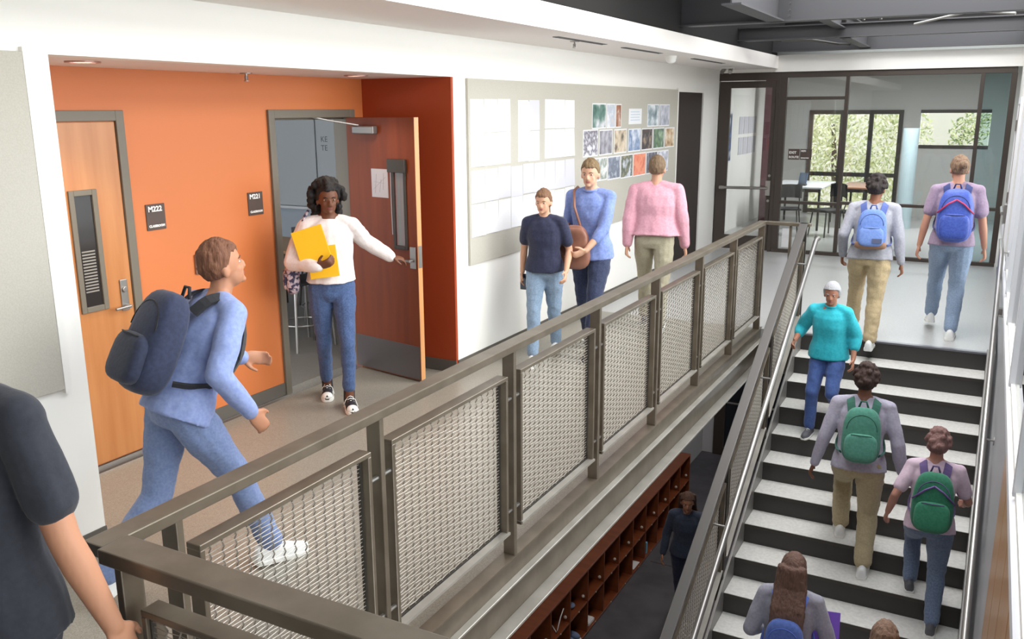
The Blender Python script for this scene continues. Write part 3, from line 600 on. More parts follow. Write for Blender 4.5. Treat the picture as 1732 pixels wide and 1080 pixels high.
# ------------------------------------------------------------ cubby shelves below
cs = empty('cubby_shelf', (-3.8, 9, ZU), 0, 'long low reddish-brown cubby shelf of open compartments on the lower floor', 'shelf')
CX0, CX1, CZT = -4.02, -3.575, -3.005
yy = [12.33-0.4865*i for i in range(14)]
MB().box(CX0, CX1, yy[-1]-0.01, yy[0]+0.015, CZT-0.022, CZT).build('top_board', CHERRY, cs, bevel=0.002)
MB().box(CX0, CX1, yy[-1], yy[0], ZU+0.01, ZU+0.035).build('bottom_board', CHERRY, cs, bevel=0.002)
MB().box(CX0, CX0+0.01, yy[-1], yy[0], ZU+0.035, CZT-0.022).build('back_board', CHERRY, cs)
for y in yy: MB().box(CX0+0.01, CX1, y-0.01, y+0.01, ZU+0.035, CZT-0.022).build('divider', CHERRY, cs, bevel=0.001)
KN = mat('white_knob', '#d9d2c8', 0.4)
zm = -3.42
for i in range(13):
    MB().box(CX0+0.01, CX1-0.004, yy[i+1]+0.01, yy[i]-0.01, zm-0.01, zm+0.01).build('shelf', CHERRY, cs, bevel=0.001)
    for z in (zm, ZU+0.03): MB().cyl((CX1-0.004, (yy[i]+yy[i+1])/2, z), (CX1+0.003, (yy[i]+yy[i+1])/2, z), 0.008, 8).build('screw_cap', KN, cs)
    MB().ellip((CX1-0.05, yy[i]-0.024, zm+0.07), (0.02, 0.014, 0.02), nu=10, nv=6).build('coat_knob', KN, cs, smooth=True)
def cubby(i, lower): return ((yy[i]+yy[i+1])/2, (ZU+0.037) if lower else zm+0.011)
y, z = cubby(7, True)
tag(MB().box(-3.78, -3.60, y-0.14, y+0.02, z, z+0.03).box(-3.77, -3.61, y-0.13, y+0.01, z+0.03, z+0.04).build('book', PAPER), 'white book lying in a lower cubby compartment', 'book')
y, z = cubby(4, True)
tag(MB().box(-3.80, -3.60, y-0.12, y+0.10, z, z+0.006).build('paper_sheet', PAPER), 'loose white papers in a lower cubby compartment near the far end', 'paper')
y, z = cubby(3, True)
tag(MB().box(-3.75, -3.60, y-0.12, y-0.08, z, z+0.16).build('notebook', mat('light_blue_cover', '#6fb7d8', 0.5), bevel=0.003), 'light blue notebook standing in a lower cubby near the far end', 'notebook')
for k, (yo, lb) in enumerate([(-0.09, 'blue and white trainer lying in a lower cubby, the nearer of the two'), (0.03, 'blue and white trainer lying in a lower cubby, the farther of the two')]):
    y, z = cubby(8, True); y += yo
    e = empty('trainer_shoe', (-3.68, y, z), 0, lb, 'shoe', 'trainers in the cubby')
    MB().ellip((-3.68, y, z+0.05), (0.11, 0.045, 0.045)).build('upper', mat('trainer_blue', '#6d7d9c', 0.7), e, smooth=True)
    MB().box(-3.79, -3.57, y-0.04, y+0.04, z, z+0.022).build('sole', PAPER, e, bevel=0.01)
y, z = cubby(9, False)
tag(MB().tube([(-3.62, y+0.16, z+0.20), (-3.61, y+0.06, z+0.15), (-3.60, y-0.04, z+0.05), (-3.62, y-0.02, z+0.008), (-3.72, y+0.08, z+0.008), (-3.80, y+0.12, z+0.008)], 0.006, 6).build('cable', PAPER, smooth=True), 'white looped cable hanging out of an upper cubby', 'cable')
y, z = cubby(8, False)
tag(MB().ellip((-3.70, y+0.02, z+0.03), (0.06, 0.06, 0.03)).build('crumpled_cloth', mat('trainer_blue', '#6d7d9c', 0.7), smooth=True), 'crumpled blue-grey cloth in an upper cubby', 'cloth')

# ------------------------------------------------------------ room beyond the glass
struct('wall_beyond_left', MB().box(-4.3, -4.0, 13.5, 19.5, 0, 3.0), WHITE)
wbm = mat('beyond_wall', '#b9b9b4', 0.8)
fy = 19.0
struct('wall_beyond_far', MB().box(-4.0, 3.0, fy, fy+0.15, 2.05, 3.0).box(-4.0, -3.35, fy, fy+0.15, 0, 2.05).box(-1.6, 3.0, fy, fy+0.15, 0, 1.35).box(-0.1, 3.0, fy, fy+0.15, 1.35, 2.05).box(-1.6, -1.3, fy, fy+0.15, 1.35, 2.05), wbm)
struct('wall_beyond_right', MB().box(2.9, 3.0, 13.5, 19, 0, 3.0), wbm)
struct('ceiling_beyond', MB().box(-4.0, 3.0, 13.5, 19.2, 2.85, 2.95), mat('beyond_ceiling', '#c9cbc8', 0.8))
struct('wall_pier', MB().box(0.30, 3.0, 13.4, 13.5, 0, 3.0), WHITE)
w2 = empty('window_2', (-2.5, fy, 0)); w2['kind'] = S
for x in (-3.32, -2.72, -2.18, -1.64): MB().box(x-0.04, x+0.04, fy-0.03, fy+0.06, 0.0, 2.05).build('mullion', STEELD, w2)
for z in (0.05, 0.80, 2.02): MB().box(-3.36, -1.6, fy-0.025, fy+0.055, z-0.04, z+0.04).build('transom', STEELD, w2)
MB().box(-3.3, -1.65, fy+0.01, fy+0.014, 0.05, 2.0).build('pane', GLASS, w2)
w3 = empty('window_3', (-0.7, fy, 1.3)); w3['kind'] = S
for z in (1.37, 2.03): MB().box(-1.3, -0.1, fy-0.02, fy+0.06, z-0.03, z+0.03).build('transom', STEELD, w3)
MB().box(-1.28, -0.12, fy+0.01, fy+0.014, 1.4, 2.0).build('pane', GLASS, w3)
# maroon column, round pale column
struct('column_1', MB().box(-3.80, -3.56, 16.9, 17.1, 0, 2.85), mat('maroon', '#5c3138', 0.6))
struct('column_2', MB().cyl((-1.30, 17.2, 0), (-1.30, 17.2, 1.75), 0.13, 28), mat('pale_blue_column', '#b9cdd2', 0.5))
# outside: tree foliage beyond the far windows
def foliage(name, c, r, n, mats, label, cat, trunk=None, group=None, leaf=0.09):
    e = empty(name, (c[0], c[1], -3.5), 0, label, cat, group)
    rr = random.Random(int(abs(c[0])*100)+n); m_ = MB()
    for i in range(n):
        while True:
            p = Vector((rr.uniform(-1, 1), rr.uniform(-1, 1), rr.uniform(-1, 1)))
            if p.length < 1: break
        if noise.noise(p*2.2+Vector(c)) < -0.12: continue
        p = Vector((c[0]+p.x*r[0], c[1]+p.y*r[1], c[2]+p.z*r[2]))
        a = Vector((rr.uniform(-1, 1), rr.uniform(-1, 1), rr.uniform(-1, 1))).normalized(); b = a.orthogonal().normalized(); L_ = leaf*rr.uniform(0.7, 1.3)
        m_.cur = rr.randrange(len(mats))
        m_.add([p-a*L_, p+b*L_*0.4, p+a*L_, p-b*L_*0.4], [(0, 1, 2, 3)])
    o = m_.build('leaves', mats, e, fix=False); o['kind'] = 'stuff'
    MB().tube([(c[0], c[1], -3.6), (c[0]+0.1, c[1], c[2]-r[2]*0.5), (c[0]-0.1, c[1], c[2]+r[2]*0.3)], [0.14, 0.1, 0.04], 8).build('trunk', mat('bark', '#5d5046', 0.9), e)
LF = [mat('leaf_yellow_green', '#d3d3a0', 0.7), mat('leaf_pale', '#ebe6cc', 0.7), mat('leaf_green', '#aab27e', 0.7)]
foliage('tree', (-3.4, 23.0, 1.0), (2.2, 0.9, 2.4), 15000, LF, 'pale yellow-green tree outside behind the left far window', 'tree', leaf=0.06)
foliage('tree', (0.9, 26.0, 1.2), (2.0, 0.9, 2.0), 9000, [mat('leaf_dark', '#7d8c60', 0.7), LF[2], LF[0]], 'darker green tree outside behind the right far window', 'tree', leaf=0.065)
struct('ground_outside', MB().box(-14, 12, 20, 40, -3.7, -3.6), mat('paving_outside', '#c9c4b8', 0.9))
struct('wall_outside', MB().box(-14, 12, 30, 30.3, -3.6, 2.0), mat('outside_block', '#cfc8ba', 0.9))
# poster and papers on the white wall beyond the door
ps = MB().box(-3.998, -3.99, 14.2, 15.4, 1.2, 2.05).build('wall_poster', PAPER)
MB().box(-3.99, -3.988, 14.23, 15.37, 1.23, 2.02).build('print', photo_mat(['#5c7fc0', '#27304e', '#c9d2e4'], 5, 40), ps)
tag(ps, 'tall blue photographic poster on the wall seen through the glass door', 'poster')
for r in range(2):
    for c in range(4):
        o = MB().box(-3.998, -3.992, 15.9+0.33*c, 16.17+0.33*c, 1.30+0.36*r, 1.60+0.36*r).build('paper_sheet', PAPERG)
        tag(o, 'grey paper sheet on the wall beyond the glass, %s row, %s from left' % (['lower', 'upper'][r], ['first', 'second', 'third', 'fourth'][c]), 'paper', 'sheets beyond the glass')
def table(x0, x1, y0, y1, h, label, top, leg, base=(0, 0, 0)):
    e = empty('table', ((x0+x1)/2, (y0+y1)/2, 0), 0, label, 'table')
    MB().box(x0, x1, y0, y1, h-0.03, h).build('tabletop', top, e, bevel=0.006)
    for x in (x0+0.05, x1-0.05):
        for y in (y0+0.05, y1-0.05): MB().cyl((x, y, 0), (x, y, h-0.03), 0.02, 10).build('leg', leg, e)
    MB().box(x0+0.05, x1-0.05, y0+0.04, y0+0.06, h-0.09, h-0.03).build('apron', leg, e)
table(-3.5, -2.55, 16.1, 17.6, 0.76, 'white table beyond the glass beside the maroon column', mat('white_laminate', '#f0f2f4', 0.3), STEELD)
table(-2.35, -1.75, 16.6, 17.9, 0.74, 'brown-topped table beyond the glass in front of the far window', mat('brown_laminate', '#a5765a', 0.4), BLACK)
def chair(x, y, rz, label, m_, stool=False, group=None):
    e = empty('stool' if stool else 'chair', (x, y, 0), rz, label, 'stool' if stool else 'chair', group)
    h = 0.62 if stool else 0.45
    MB().box(-0.21, 0.21, -0.21, 0.21, h-0.025, h).build('seat', m_, e, bevel=0.012, local=True)
    for sx in (-1, 1):
        for sy in (-1, 1): MB().cyl((sx*0.17, sy*0.17, h-0.02), (sx*0.21, sy*0.21, 0), 0.012, 8).build('leg', INOX if stool else STEELD, e, local=True)
    n = 10
    MB().add([(0.21*math.sin(t), -0.20-0.05*math.cos(t)+dx, z) for z, dx in ((h+0.22, 0), (h+0.42, -0.03)) for dd in (0, 0.012) for t in [(-1+2*k/n)*1.1 for k in range(n+1)] for _ in (0,)] if False else [(0.2*u, -0.24+0.06*u*u-s_, z-0.02*u*u) for z in (h+0.20, h+0.42) for s_ in (0, 0.014) for u in [-1+2*k/n for k in range(n+1)]],
        [(k, k+1, 2*(n+1)+k+1, 2*(n+1)+k) for k in range(n)] + [(n+1+k+1, n+1+k, 3*(n+1)+k, 3*(n+1)+k+1) for k in range(n)] + [(k+1, k, n+1+k, n+1+k+1) for k in range(n)] + [(2*(n+1)+k, 2*(n+1)+k+1, 3*(n+1)+k+1, 3*(n+1)+k) for k in range(n)]).build('backrest', m_, e, local=True, smooth=False)
    for sx in (-1, 1): MB().tube([(sx*0.16, -0.19, h-0.01), (sx*0.16, -0.235, h+0.12), (sx*0.16, -0.225, h+0.3)], 0.01, 8).build('back_support', STEELD, e, local=True)
    if stool:
        pts = [(0.19*cos(t), 0.19*sin(t), 0.22) for t in [2*pi*k/20 for k in range(21)]]
        MB().tube(pts, 0.008, 6).build('foot_ring', INOX, e, local=True)
    return e
chair(-2.35, 15.6, 2.4, 'dark chair beyond the glass in front of the brown table', BLACK)
chair(-3.0, 15.5, 0.3, 'dark chair beyond the glass pushed up to the white table', BLACK)
dv = empty('desk_device', (-2.95, 16.4, 0.76), 0, 'small dark device standing on the white table beyond the glass', 'device')
MB().box(-3.02, -2.88, 16.35, 16.5, 0.76, 0.79).build('base', BLACK, dv); MB().bar((-2.95, 16.42, 0.79), (-2.93, 16.46, 0.98), 0.16, 0.02).build('screen', mat('blue_grey_screen', '#4f6680', 0.3), dv)
# ------------------------------------------------------------ classroom through the open door
wb = empty('whiteboard', (-7.2, 8.19, 0.95), 0, 'wide whiteboard with faint handwriting on the classroom wall', 'whiteboard')
WBM = mat('whiteboard_surface', '#b7bdc0', 0.25)
for a, b in ((-8.25, -7.02), (-7.0, -5.8)): MB().box(a, b, 8.172, 8.198, 0.99, 2.25).build('panel', WBM, wb, bevel=0.002)
MB().box(-8.3, -5.75, 8.12, 8.198, 0.955, 0.985).build('pen_tray', mat('tray_grey', '#d6d9dc', 0.4), wb, bevel=0.004)
ink = mat('marker_ink', '#5a6068', 0.7)
for tx, sz, x, z in [('3x', 0.10, -7.95, 2.02), ('56', 0.10, -7.95, 1.85), ('is base', 0.075, -7.98, 1.62), ('mix notes', 0.075, -7.98, 1.50), ('y form', 0.075, -7.98, 1.34), ('KE', 0.09, -6.93, 1.75), ('TE', 0.09, -6.93, 1.65)]:
    text(tx, sz, (x, 8.171, z), (pi/2, 0, 0), ink, wb, name='handwriting', extrude=0.0003)
tag(MB().cyl((-7.95, 8.14, 0.992), (-7.75, 8.14, 0.992), 0.009, 8).build('marker_pen', BLACK), 'dark marker pen lying on the whiteboard tray', 'marker')
table(-6.9, -5.7, 6.6, 7.4, 0.74, 'classroom table with light wood edge near the whiteboard', mat('oak_top', '#a98458', 0.4), STEELD)
chair(-6.45, 7.55, 0.2, 'black chair behind the classroom table below the whiteboard', BLACK)
table(-6.4, -5.4, 5.75, 6.25, 0.74, 'dark lab table just inside the open classroom door', mat('dark_top', '#3b3a3c', 0.35), STEELD)
chair(-5.42, 6.0, 2.9, 'dark stool with chrome legs and foot ring inside the classroom', BLACK, stool=True)
chair(-5.75, 6.65, 0.5, 'farther dark stool between the two classroom tables', BLACK, stool=True)
# ------------------------------------------------------------ people
def ring_loft(mb, rings, n=14, cap=True):
    """rings: list of (centre, side vector*a, front vector*b) -> closed tube with elliptical sections"""
    vs = []; fs = []
    for c, A, B in rings:
        for k in range(n):
            t = 2*pi*k/n; vs.append(c + A*cos(t) + B*sin(t))
    for i in range(len(rings)-1):
        for k in range(n): fs.append((i*n+k, i*n+(k+1) % n, (i+1)*n+(k+1) % n, (i+1)*n+k))
    if cap: fs += [tuple(reversed(range(n))), tuple(range((len(rings)-1)*n, len(rings)*n))]
    mb.add(vs, fs)
def limb(mb, pts, rads, n=12, flat=1.0, ref=None):
    """tapered limb through pts with hemispherical ends; flat = depth/width"""
    pts = [Vector(p) for p in pts]; rings = []; m = len(pts)
    ds = [(pts[min(i+1, m-1)] - pts[max(i-1, 0)]).normalized() for i in range(m)]
    a = Vector(ref) if ref is not None else ds[0].orthogonal()
    A = []
    for d in ds:
        a = (a - d*a.dot(d)).normalized(); A.append(a.copy())
    def ring(c, i, k): return (c, A[i]*rads[i]*k, ds[i].cross(A[i]).normalized()*rads[i]*flat*k)
    for k in (0.06, 0.3, 0.65): rings.append(ring(pts[0]-ds[0]*rads[0]*(1-k), 0, math.sqrt(1-(1-k)**2)))
    for i, p in enumerate(pts): rings.append(ring(p, i, 1))
    for k in (0.65, 0.3, 0.06): rings.append(ring(pts[-1]+ds[-1]*rads[-1]*(1-k), m-1, math.sqrt(1-(1-k)**2)))
    ring_loft(mb, rings, n)
def remesh_build(name, mb, m, parent, voxel, smooth_it=4, fold=0.0, fscale=9.0, colorfn=None, stretch=None):
    me = bpy.data.meshes.new(name+'_src'); me.from_pydata(mb.v, [], mb.f)
    bm = bmesh.new(); bm.from_mesh(me); bmesh.ops.recalc_face_normals(bm, faces=bm.faces); bm.to_mesh(me); bm.free()
    t = bpy.data.objects.new('tmp', me); COL.objects.link(t)
    r = t.modifiers.new('r', 'REMESH'); r.mode = 'VOXEL'; r.voxel_size = voxel; r.use_smooth_shade = True
    s = t.modifiers.new('s', 'SMOOTH'); s.iterations = smooth_it; s.factor = 0.5
    dg = bpy.context.evaluated_depsgraph_get(); dg.update()
    out = bpy.data.meshes.new_from_object(t.evaluated_get(dg)); bpy.data.objects.remove(t); bpy.data.meshes.remove(me)
    out.name = name
    if fold:
        off = Vector((random.random()*9, random.random()*9, random.random()*9)); st = Vector(stretch) if stretch else Vector((1, 1, 0.55))
        cos_ = []
        for v in out.vertices:
            p = v.co; q = Vector((p.x*st.x, p.y*st.y, p.z*st.z))*fscale + off
            dd = (noise.noise(q) + 0.5*noise.noise(q*2.1))*fold
            cos_ += list(p + v.normal*dd)
        out.vertices.foreach_set('co', cos_)
    ms = m if isinstance(m, (list, tuple)) else [m]
    out.materials.clear()
    for x in ms: out.materials.append(x)
    if colorfn:
        out.polygons.foreach_set('material_index', [colorfn(p.center) for p in out.polygons])
    out.polygons.foreach_set('use_smooth', [True]*len(out.polygons)); out.update()
    return link(name, out, parent, local=True)
def ik(a, b, l1, l2, pole):
    a = Vector(a); b = Vector(b); d = b-a; L_ = min(d.length, (l1+l2)*0.995); dn = d.normalized(); b = a+dn*L_
    x = (l1*l1-l2*l2+L_*L_)/(2*L_); h = math.sqrt(max(l1*l1-x*x, 0)); p = Vector(pole); p = (p-dn*p.dot(dn)).normalized()
    return a+dn*x+p*h, b
def rot(v, ax, deg): return Matrix.Rotation(radians(deg), 3, ax) @ Vector(v)

def person(label, loc, heading, H, looks, lean=6, lean_side=0, pelvis=(0, 0, 0.93), feet=None, hands=None, head=(0, 0), twist=0, voxel=0.009, group=None, shoulder_w=0.172, wide=1.0, elbow_pole=None):
    """local axes: x right, y forward, z up; heading in degrees, 0 = facing +y, anticlockwise"""
    s = H/1.75
    e = empty('person', loc, radians(heading), label, 'person', group)
    P0 = Vector(pelvis)*s
    T = Matrix.Rotation(radians(-lean), 3, 'X') @ Matrix.Rotation(radians(lean_side), 3, 'Y') @ Matrix.Rotation(radians(twist), 3, 'Z')
    def tp(x, y, z): return P0 + T @ (Vector((x*wide, y, z-0.93))*s)      # a torso point
    tx = T @ Vector((1, 0, 0)); ty = T @ Vector((0, 1, 0)); tz = T @ Vector((0, 0, 1))
    SK = mat('skin_'+looks['skin'].lstrip('#'), looks['skin'], 0.55, spec=0.4)
    HR_ = mat('hair_'+looks['hair'].lstrip('#'), looks['hair'], 0.75, col2=looks.get('hair2', looks['hair']), scale=45, stretch=(3, 3, 0.6), bump=0.5)
    SH = looks['shirt_mat']; TR = looks['trouser_mat']
    feet = feet or {'L': ((-0.1, 0, 0), 0), 'R': ((0.1, 0, 0), 0)}
    J = {}
    for sd, sg_ in (('L', -1), ('R', 1)):
        hip = P0 + Vector((0.088*sg_*wide, 0, -0.01))*s
        (fx, fy_, fz), pitch = feet[sd]
        heel = Vector((fx*s, fy_*s, fz*s))           # fz scaled: sole height under the ankle
        fd = rot((0.06*sg_, 1, 0), 'X', -pitch).normalized()
        up = rot((0, 0, 1), 'X', -pitch).normalized()
        ank = heel + up*0.085*s
        kn, ank2 = ik(hip, ank, 0.43*s, 0.425*s, (0.05*sg_, 1, 0.1))
        heel = heel + (ank2-ank)
        J[sd] = dict(hip=hip, kn=kn, ank=ank2, heel=heel, fd=fd, up=up)
        shd = tp(shoulder_w*sg_/wide*wide, 0, 1.415)
        hx_ = hands[sd] if hands else (0.22*sg_, 0.0, 0.82)
        wr_ = Vector(hx_)*s
        pole = (elbow_pole or {}).get(sd, (0.35*sg_, -1, -0.3))
        el, wr_ = ik(shd, wr_, 0.29*s, 0.25*s, pole)
        J[sd].update(sh=shd, el=el, wr=wr_)
    neck0 = tp(0, -0.01, 1.45); hyaw, hpit = head
    HR3 = Matrix.Rotation(radians(hyaw), 3, 'Z') @ Matrix.Rotation(radians(-hpit), 3, 'X')
    nb = tp(0, 0.005, 1.53)
    def hp_(x, y, z): return nb + HR3 @ (Vector((x, y, z))*s)     # head point; z=0 at the base of the skull
    # ---------- body, one continuous surface
    b = MB(); n = 14
    def tring(z, a, d, dy=0.0): return (tp(0, dy, z), tx*a*s*wide, ty*d*s)
    ring_loft(b, [tring(0.86, .11, .08), tring(0.90, .155, .10), tring(0.96, .165, .108), tring(1.06, .135, .092), tring(1.14, .132, .09), tring(1.26, .155, .108), tring(1.36, .165, .10), tring(1.42, .15, .075), tring(1.46, .09, .055), tring(1.48, .055, .05)], 18)
    limb(b, [neck0, (neck0+nb)/2, nb+HR3 @ Vector((0, 0, 0.03))*s], [0.056*s, 0.052*s, 0.052*s])
    hs = s*1.03
    b.ellip(hp_(0, 0.012, 0.115), (0.073*hs, 0.092*hs, 0.098*hs), HR3, 20, 14)       # cranium
    b.ellip(hp_(0, 0.045, 0.045), (0.054*hs, 0.058*hs, 0.062*hs), HR3, 16, 10)       # jaw
    b.ellip(hp_(0, 0.088, 0.002), (0.022*hs, 0.018*hs, 0.016*hs), HR3, 10, 8)        # chin
    b.ellip(hp_(0, 0.108, 0.07), (0.012*hs, 0.016*hs, 0.022*hs), HR3, 10, 8)         # nose
    b.ellip(hp_(0, 0.112, 0.058), (0.016*hs, 0.012*hs, 0.010*hs), HR3, 10, 8)
    b.ellip(hp_(0, 0.093, 0.113), (0.045*hs, 0.012*hs, 0.010*hs), HR3, 12, 8)        # brow
    for sg_ in (-1, 1):
        b.ellip(hp_(0.035*sg_, 0.075, 0.062), (0.018*hs, 0.018*hs, 0.018*hs), HR3, 10, 8)   # cheek
        b.ellip(hp_(0.076*sg_, 0.005, 0.075), (0.010*hs, 0.018*hs, 0.030*hs), HR3, 10, 8)   # ear
    for sd, sg_ in (('L', -1), ('R', 1)):
        j = J[sd]
        limb(b, [j['sh'], j['sh'].lerp(j['el'], .45), j['el']], [.052*s, .043*s, .036*s]); limb(b, [tp(.035*sg_, -.01, 1.475), tp(.10*sg_, -.01, 1.445), j['sh']], [.036*s, .045*s, .05*s])
        fw = j['wr']-j['el']; limb(b, [j['el'], j['el'].lerp(j['wr'], .3), j['wr']], [.036*s, .038*s, .025*s])
        d = fw.normalized(); side = tx*sg_
        # palm + five fingers
        hd = looks.get('hand_dir', {}).get(sd); hd = Vector(hd).normalized() if hd else d
        pn = looks.get('palm', {}).get(sd); pn = Vector(pn).normalized() if pn else (-side)
        pn = (pn-hd*pn.dot(hd)).normalized(); ac = hd.cross(pn).normalized()       # across the palm
        if ac.dot(ty) < 0: ac = -ac           # thumb side looks forward
        w0 = j['wr']; limb(b, [w0, w0+hd*.045*s, w0+hd*.085*s], [.026*s, .038*s, .037*s], ref=ac, flat=.42)
        curl = looks.get('curl', {}).get(sd, 25)
        for k, (off, ln) in enumerate([(.028, .072), (.010, .080), (-.009, .075), (-.027, .060)]):
            p = w0+hd*.082*s+ac*off*s; pts = [p]; cd = hd.copy(); axis = hd.cross(pn)
            for q in range(3):
                cd = Matrix.Rotation(radians(curl*(0.7+0.25*q)), 3, axis) @ cd if curl else cd
                pts.append(pts[-1]+cd*ln*s*(.42, .33, .25)[q])
            limb(b, pts, [.0098*s, .0092*s, .0085*s, .0075*s], 8)
        th = w0+hd*.025*s+ac*.028*s; td = (hd*.65+ac*.7+pn*.35).normalized()
        limb(b, [th, th+td*.035*s, th+(td+hd*.35+pn*.1).normalized()*.066*s], [.014*s, .0115*s, .0095*s], 8)
        kb = j['hip'].lerp(j['kn'], .5)
        limb(b, [j['hip']+Vector((0, 0, 0.0)), j['hip'].lerp(j['kn'], .3), kb, j['kn']], [.085*s, .083*s, .07*s, .052*s])
        limb(b, [j['kn'], j['kn'].lerp(j['ank'], .3)-Vector((0, .012*s, 0)), j['kn'].lerp(j['ank'], .65), j['ank']], [.052*s, .055*s, .042*s, .034*s])
        h_ = j['heel']; limb(b, [h_+j['up']*.04*s-j['fd']*.03*s, h_+j['up']*.04*s+j['fd']*.06*s, h_+j['up']*.03*s+j['fd']*.14*s], [.032*s, .036*s, .026*s], flat=.8)
    remesh_build('body', b, SK, e, voxel if voxel < .009 else .0075, 2)
    # ---------- face
    for sg_ in (-1, 1):
        ey = MB(); ey.ellip(hp_(0.031*sg_, 0.088, 0.093), (.0118*hs, .010*hs, .0060*hs), HR3, 10, 8); ey = ey.build('eye', mat('eye_white', '#cdc4bc', 0.4), e, local=True, smooth=True)
        MB().ellip(hp_(0.031*sg_, 0.0962, 0.093), (.0056*hs, .0035*hs, .0056*hs), HR3, 8, 6).build('iris', mat('iris_brown', '#2a1a12', 0.3), ey, local=True, smooth=True)
        MB().tube([hp_(0.014*sg_, 0.105, 0.108), hp_(0.032*sg_, 0.103, 0.115), hp_(0.048*sg_, 0.090, 0.110)], [.0025*s, .0035*s, .002*s], 6).build('eyebrow', HR_, e, local=True, smooth=True)
    lc = looks.get('lips', '#a5605a'); LM = mat('lips_'+lc.lstrip('#'), lc, 0.45)
    MB().ellip(hp_(0, 0.0985, 0.0345), (.021*hs, .007*hs, .005*hs), HR3, 12, 6).ellip(hp_(0, 0.0975, 0.0265), (.018*hs, .008*hs, .0055*hs), HR3, 12, 6).build('mouth', LM, e, local=True, smooth=True)
    # ---------- hair
    hb = MB(); st = looks['hair_style']
    # scalp cap: upper/back part of an enlarged cranium
    def cap(r, front=0.055, low=-0.02, sc_=1.0):
        vs = []; fs = []; nu, nv = 22, 12
        for j_ in range(nv+1):
            ph = pi*0.72*j_/nv
            for k in range(nu):
                t = 2*pi*k/nu; x = sin(ph)*cos(t); y = sin(ph)*sin(t); z = cos(ph)
                if y > 0:       # lift the hairline over the face
                    lim = 0.42-0.05*abs(x)
                    if z < lim*min(1, y*1.9): z = z*(1-min(1, y*1.9))+lim*min(1, y*1.9)
                vs.append(hp_(x*(.073+r)*.985, .010+y*(.092+r)*(0.98 if y > 0 else 1), .115+z*(.098+r)))
            for k in range(nu):
                if j_ < nv: fs.append((j_*nu+k, (j_+1)*nu+k, (j_+1)*nu+(k+1) % nu, j_*nu+(k+1) % nu))
        m0 = len(vs); 
        fs.append(tuple(nv*nu+k for k in range(nu)))
        hb.add(vs, fs)
    if st in ('short', 'bun', 'ponytail'):
        rr = random.Random(4)
        for k in range(90):
            t = rr.uniform(0, 2*pi); ph = rr.uniform(0.05, 1.95); y = sin(ph)*sin(t); z = cos(ph)
            if y > .30 and z < .46: continue
            if abs(y) <= .30 and z < -.05: continue
            R_ = HR3 @ Matrix.Rotation(t+rr.uniform(-.3, .3), 3, 'Z') @ Matrix.Rotation(ph+.25, 3, 'Y')
            hb.ellip(hp_(sin(ph)*cos(t)*.077, .011+y*.098, .117+z*.103), (.024*s, .012*s, .009*s), R_, 8, 6)
    if st == 'short': cap(.010)
    elif st == 'curly_short':
        cap(.016); rr = random.Random(5)
        for k in range(46):
            t = rr.uniform(0, 2*pi); ph = rr.uniform(0, 1.75); y = sin(ph)*sin(t)
            if y > 0.45 and cos(ph) < .45: continue
            hb.ellip(hp_(sin(ph)*cos(t)*.088, .010+y*.106, .122+cos(ph)*.112), (.024*s,)*3, None, 8, 6)
    elif st == 'big_curly':
        cap(.018); rr = random.Random(8)
        for k in range(90):
            t = rr.uniform(0, 2*pi); ph = rr.uniform(0, 2.35); y = sin(ph)*sin(t)
            if y > 0.25 and cos(ph) < .55: continue
            R_ = 1.0+(.28 if y < .1 else 0)
            hb.ellip(hp_(sin(ph)*cos(t)*.098*R_, -.006+y*.108, .105+cos(ph)*.125), (.030*s,)*3, None, 8, 6)
        for k in range(26): hb.ellip(hp_(rr.uniform(-.11, .11), rr.uniform(-.12, -.05), rr.uniform(-.06, .06)), (.034*s,)*3, None, 8, 6)
    elif st == 'bun':
        cap(.011); hb.ellip(hp_(0, -.115, .135), (.042*s, .04*s, .042*s), None, 12, 9)
    elif st == 'long':
        cap(.016)
        for k in range(9):
            x = -.075+.15*k/8; hb_p = [hp_(x, -.06-.03*(1-(x/.08)**2), .14), hp_(x*1.15, -.10, .0)]
            for q in range(1, 4): hb_p.append(tp(x*1.25, -.135-.012*q, 1.50-.12*q))
            limb(hb, hb_p, [.028*s, .028*s, .026*s, .024*s, .016*s], 8)
    elif st == 'ponytail':
        cap(.011); limb(hb, [hp_(0, -.09, .15), hp_(0, -.14, .10), tp(0, -.16, 1.45), tp(0, -.15, 1.32)], [.022*s, .03*s, .028*s, .01*s], 10)
    elif st == 'beanie':
        cap(.020)
    remesh_build('hair' if st != 'beanie' else 'knit_cap', hb, HR_, e, .0065, 2, fold=.0045 if st != 'beanie' else .001, fscale=45, stretch=(1.6, 1.6, .5))
    # ---------- trousers
    t_ = MB(); ex = looks.get('loose', .014)
    hz = looks.get('hem', .035)
    ring_loft(t_, [tring(0.84, .12+ex*.3, .085), tring(0.89, .162+ex*.5, .115), tring(0.95, .172+ex*.4, .118), tring(1.00, .162+ex*.2, .112), tring(1.035, .150, .104)], 18)
    for sd, sg_ in (('L', -1), ('R', 1)):
        j = J[sd]; a_ = j['kn'].lerp(j['ank'], 1-hz/.43 if hz > 0 else 1)
        limb(t_, [j['hip']+Vector((0, 0, .02))*s, j['hip'].lerp(j['kn'], .3), j['hip'].lerp(j['kn'], .65), j['kn']], [(.088+ex)*s, (.086+ex)*s, (.068+ex)*s, (.057+ex)*s])
        limb(t_, [j['kn'], j['kn'].lerp(j['ank'], .3)-Vector((0, .008*s, 0)), j['kn'].lerp(j['ank'], .65), a_], [(.057+ex)*s, (.054+ex)*s, (.047+ex*1.1)*s, (.046+ex*1.0)*s])
    to = remesh_build('trousers', t_, TR, e, voxel, 3, fold=.006 if ex < .02 else .009, fscale=11, stretch=(1, 1, 1.3))
    MB_ = MB()
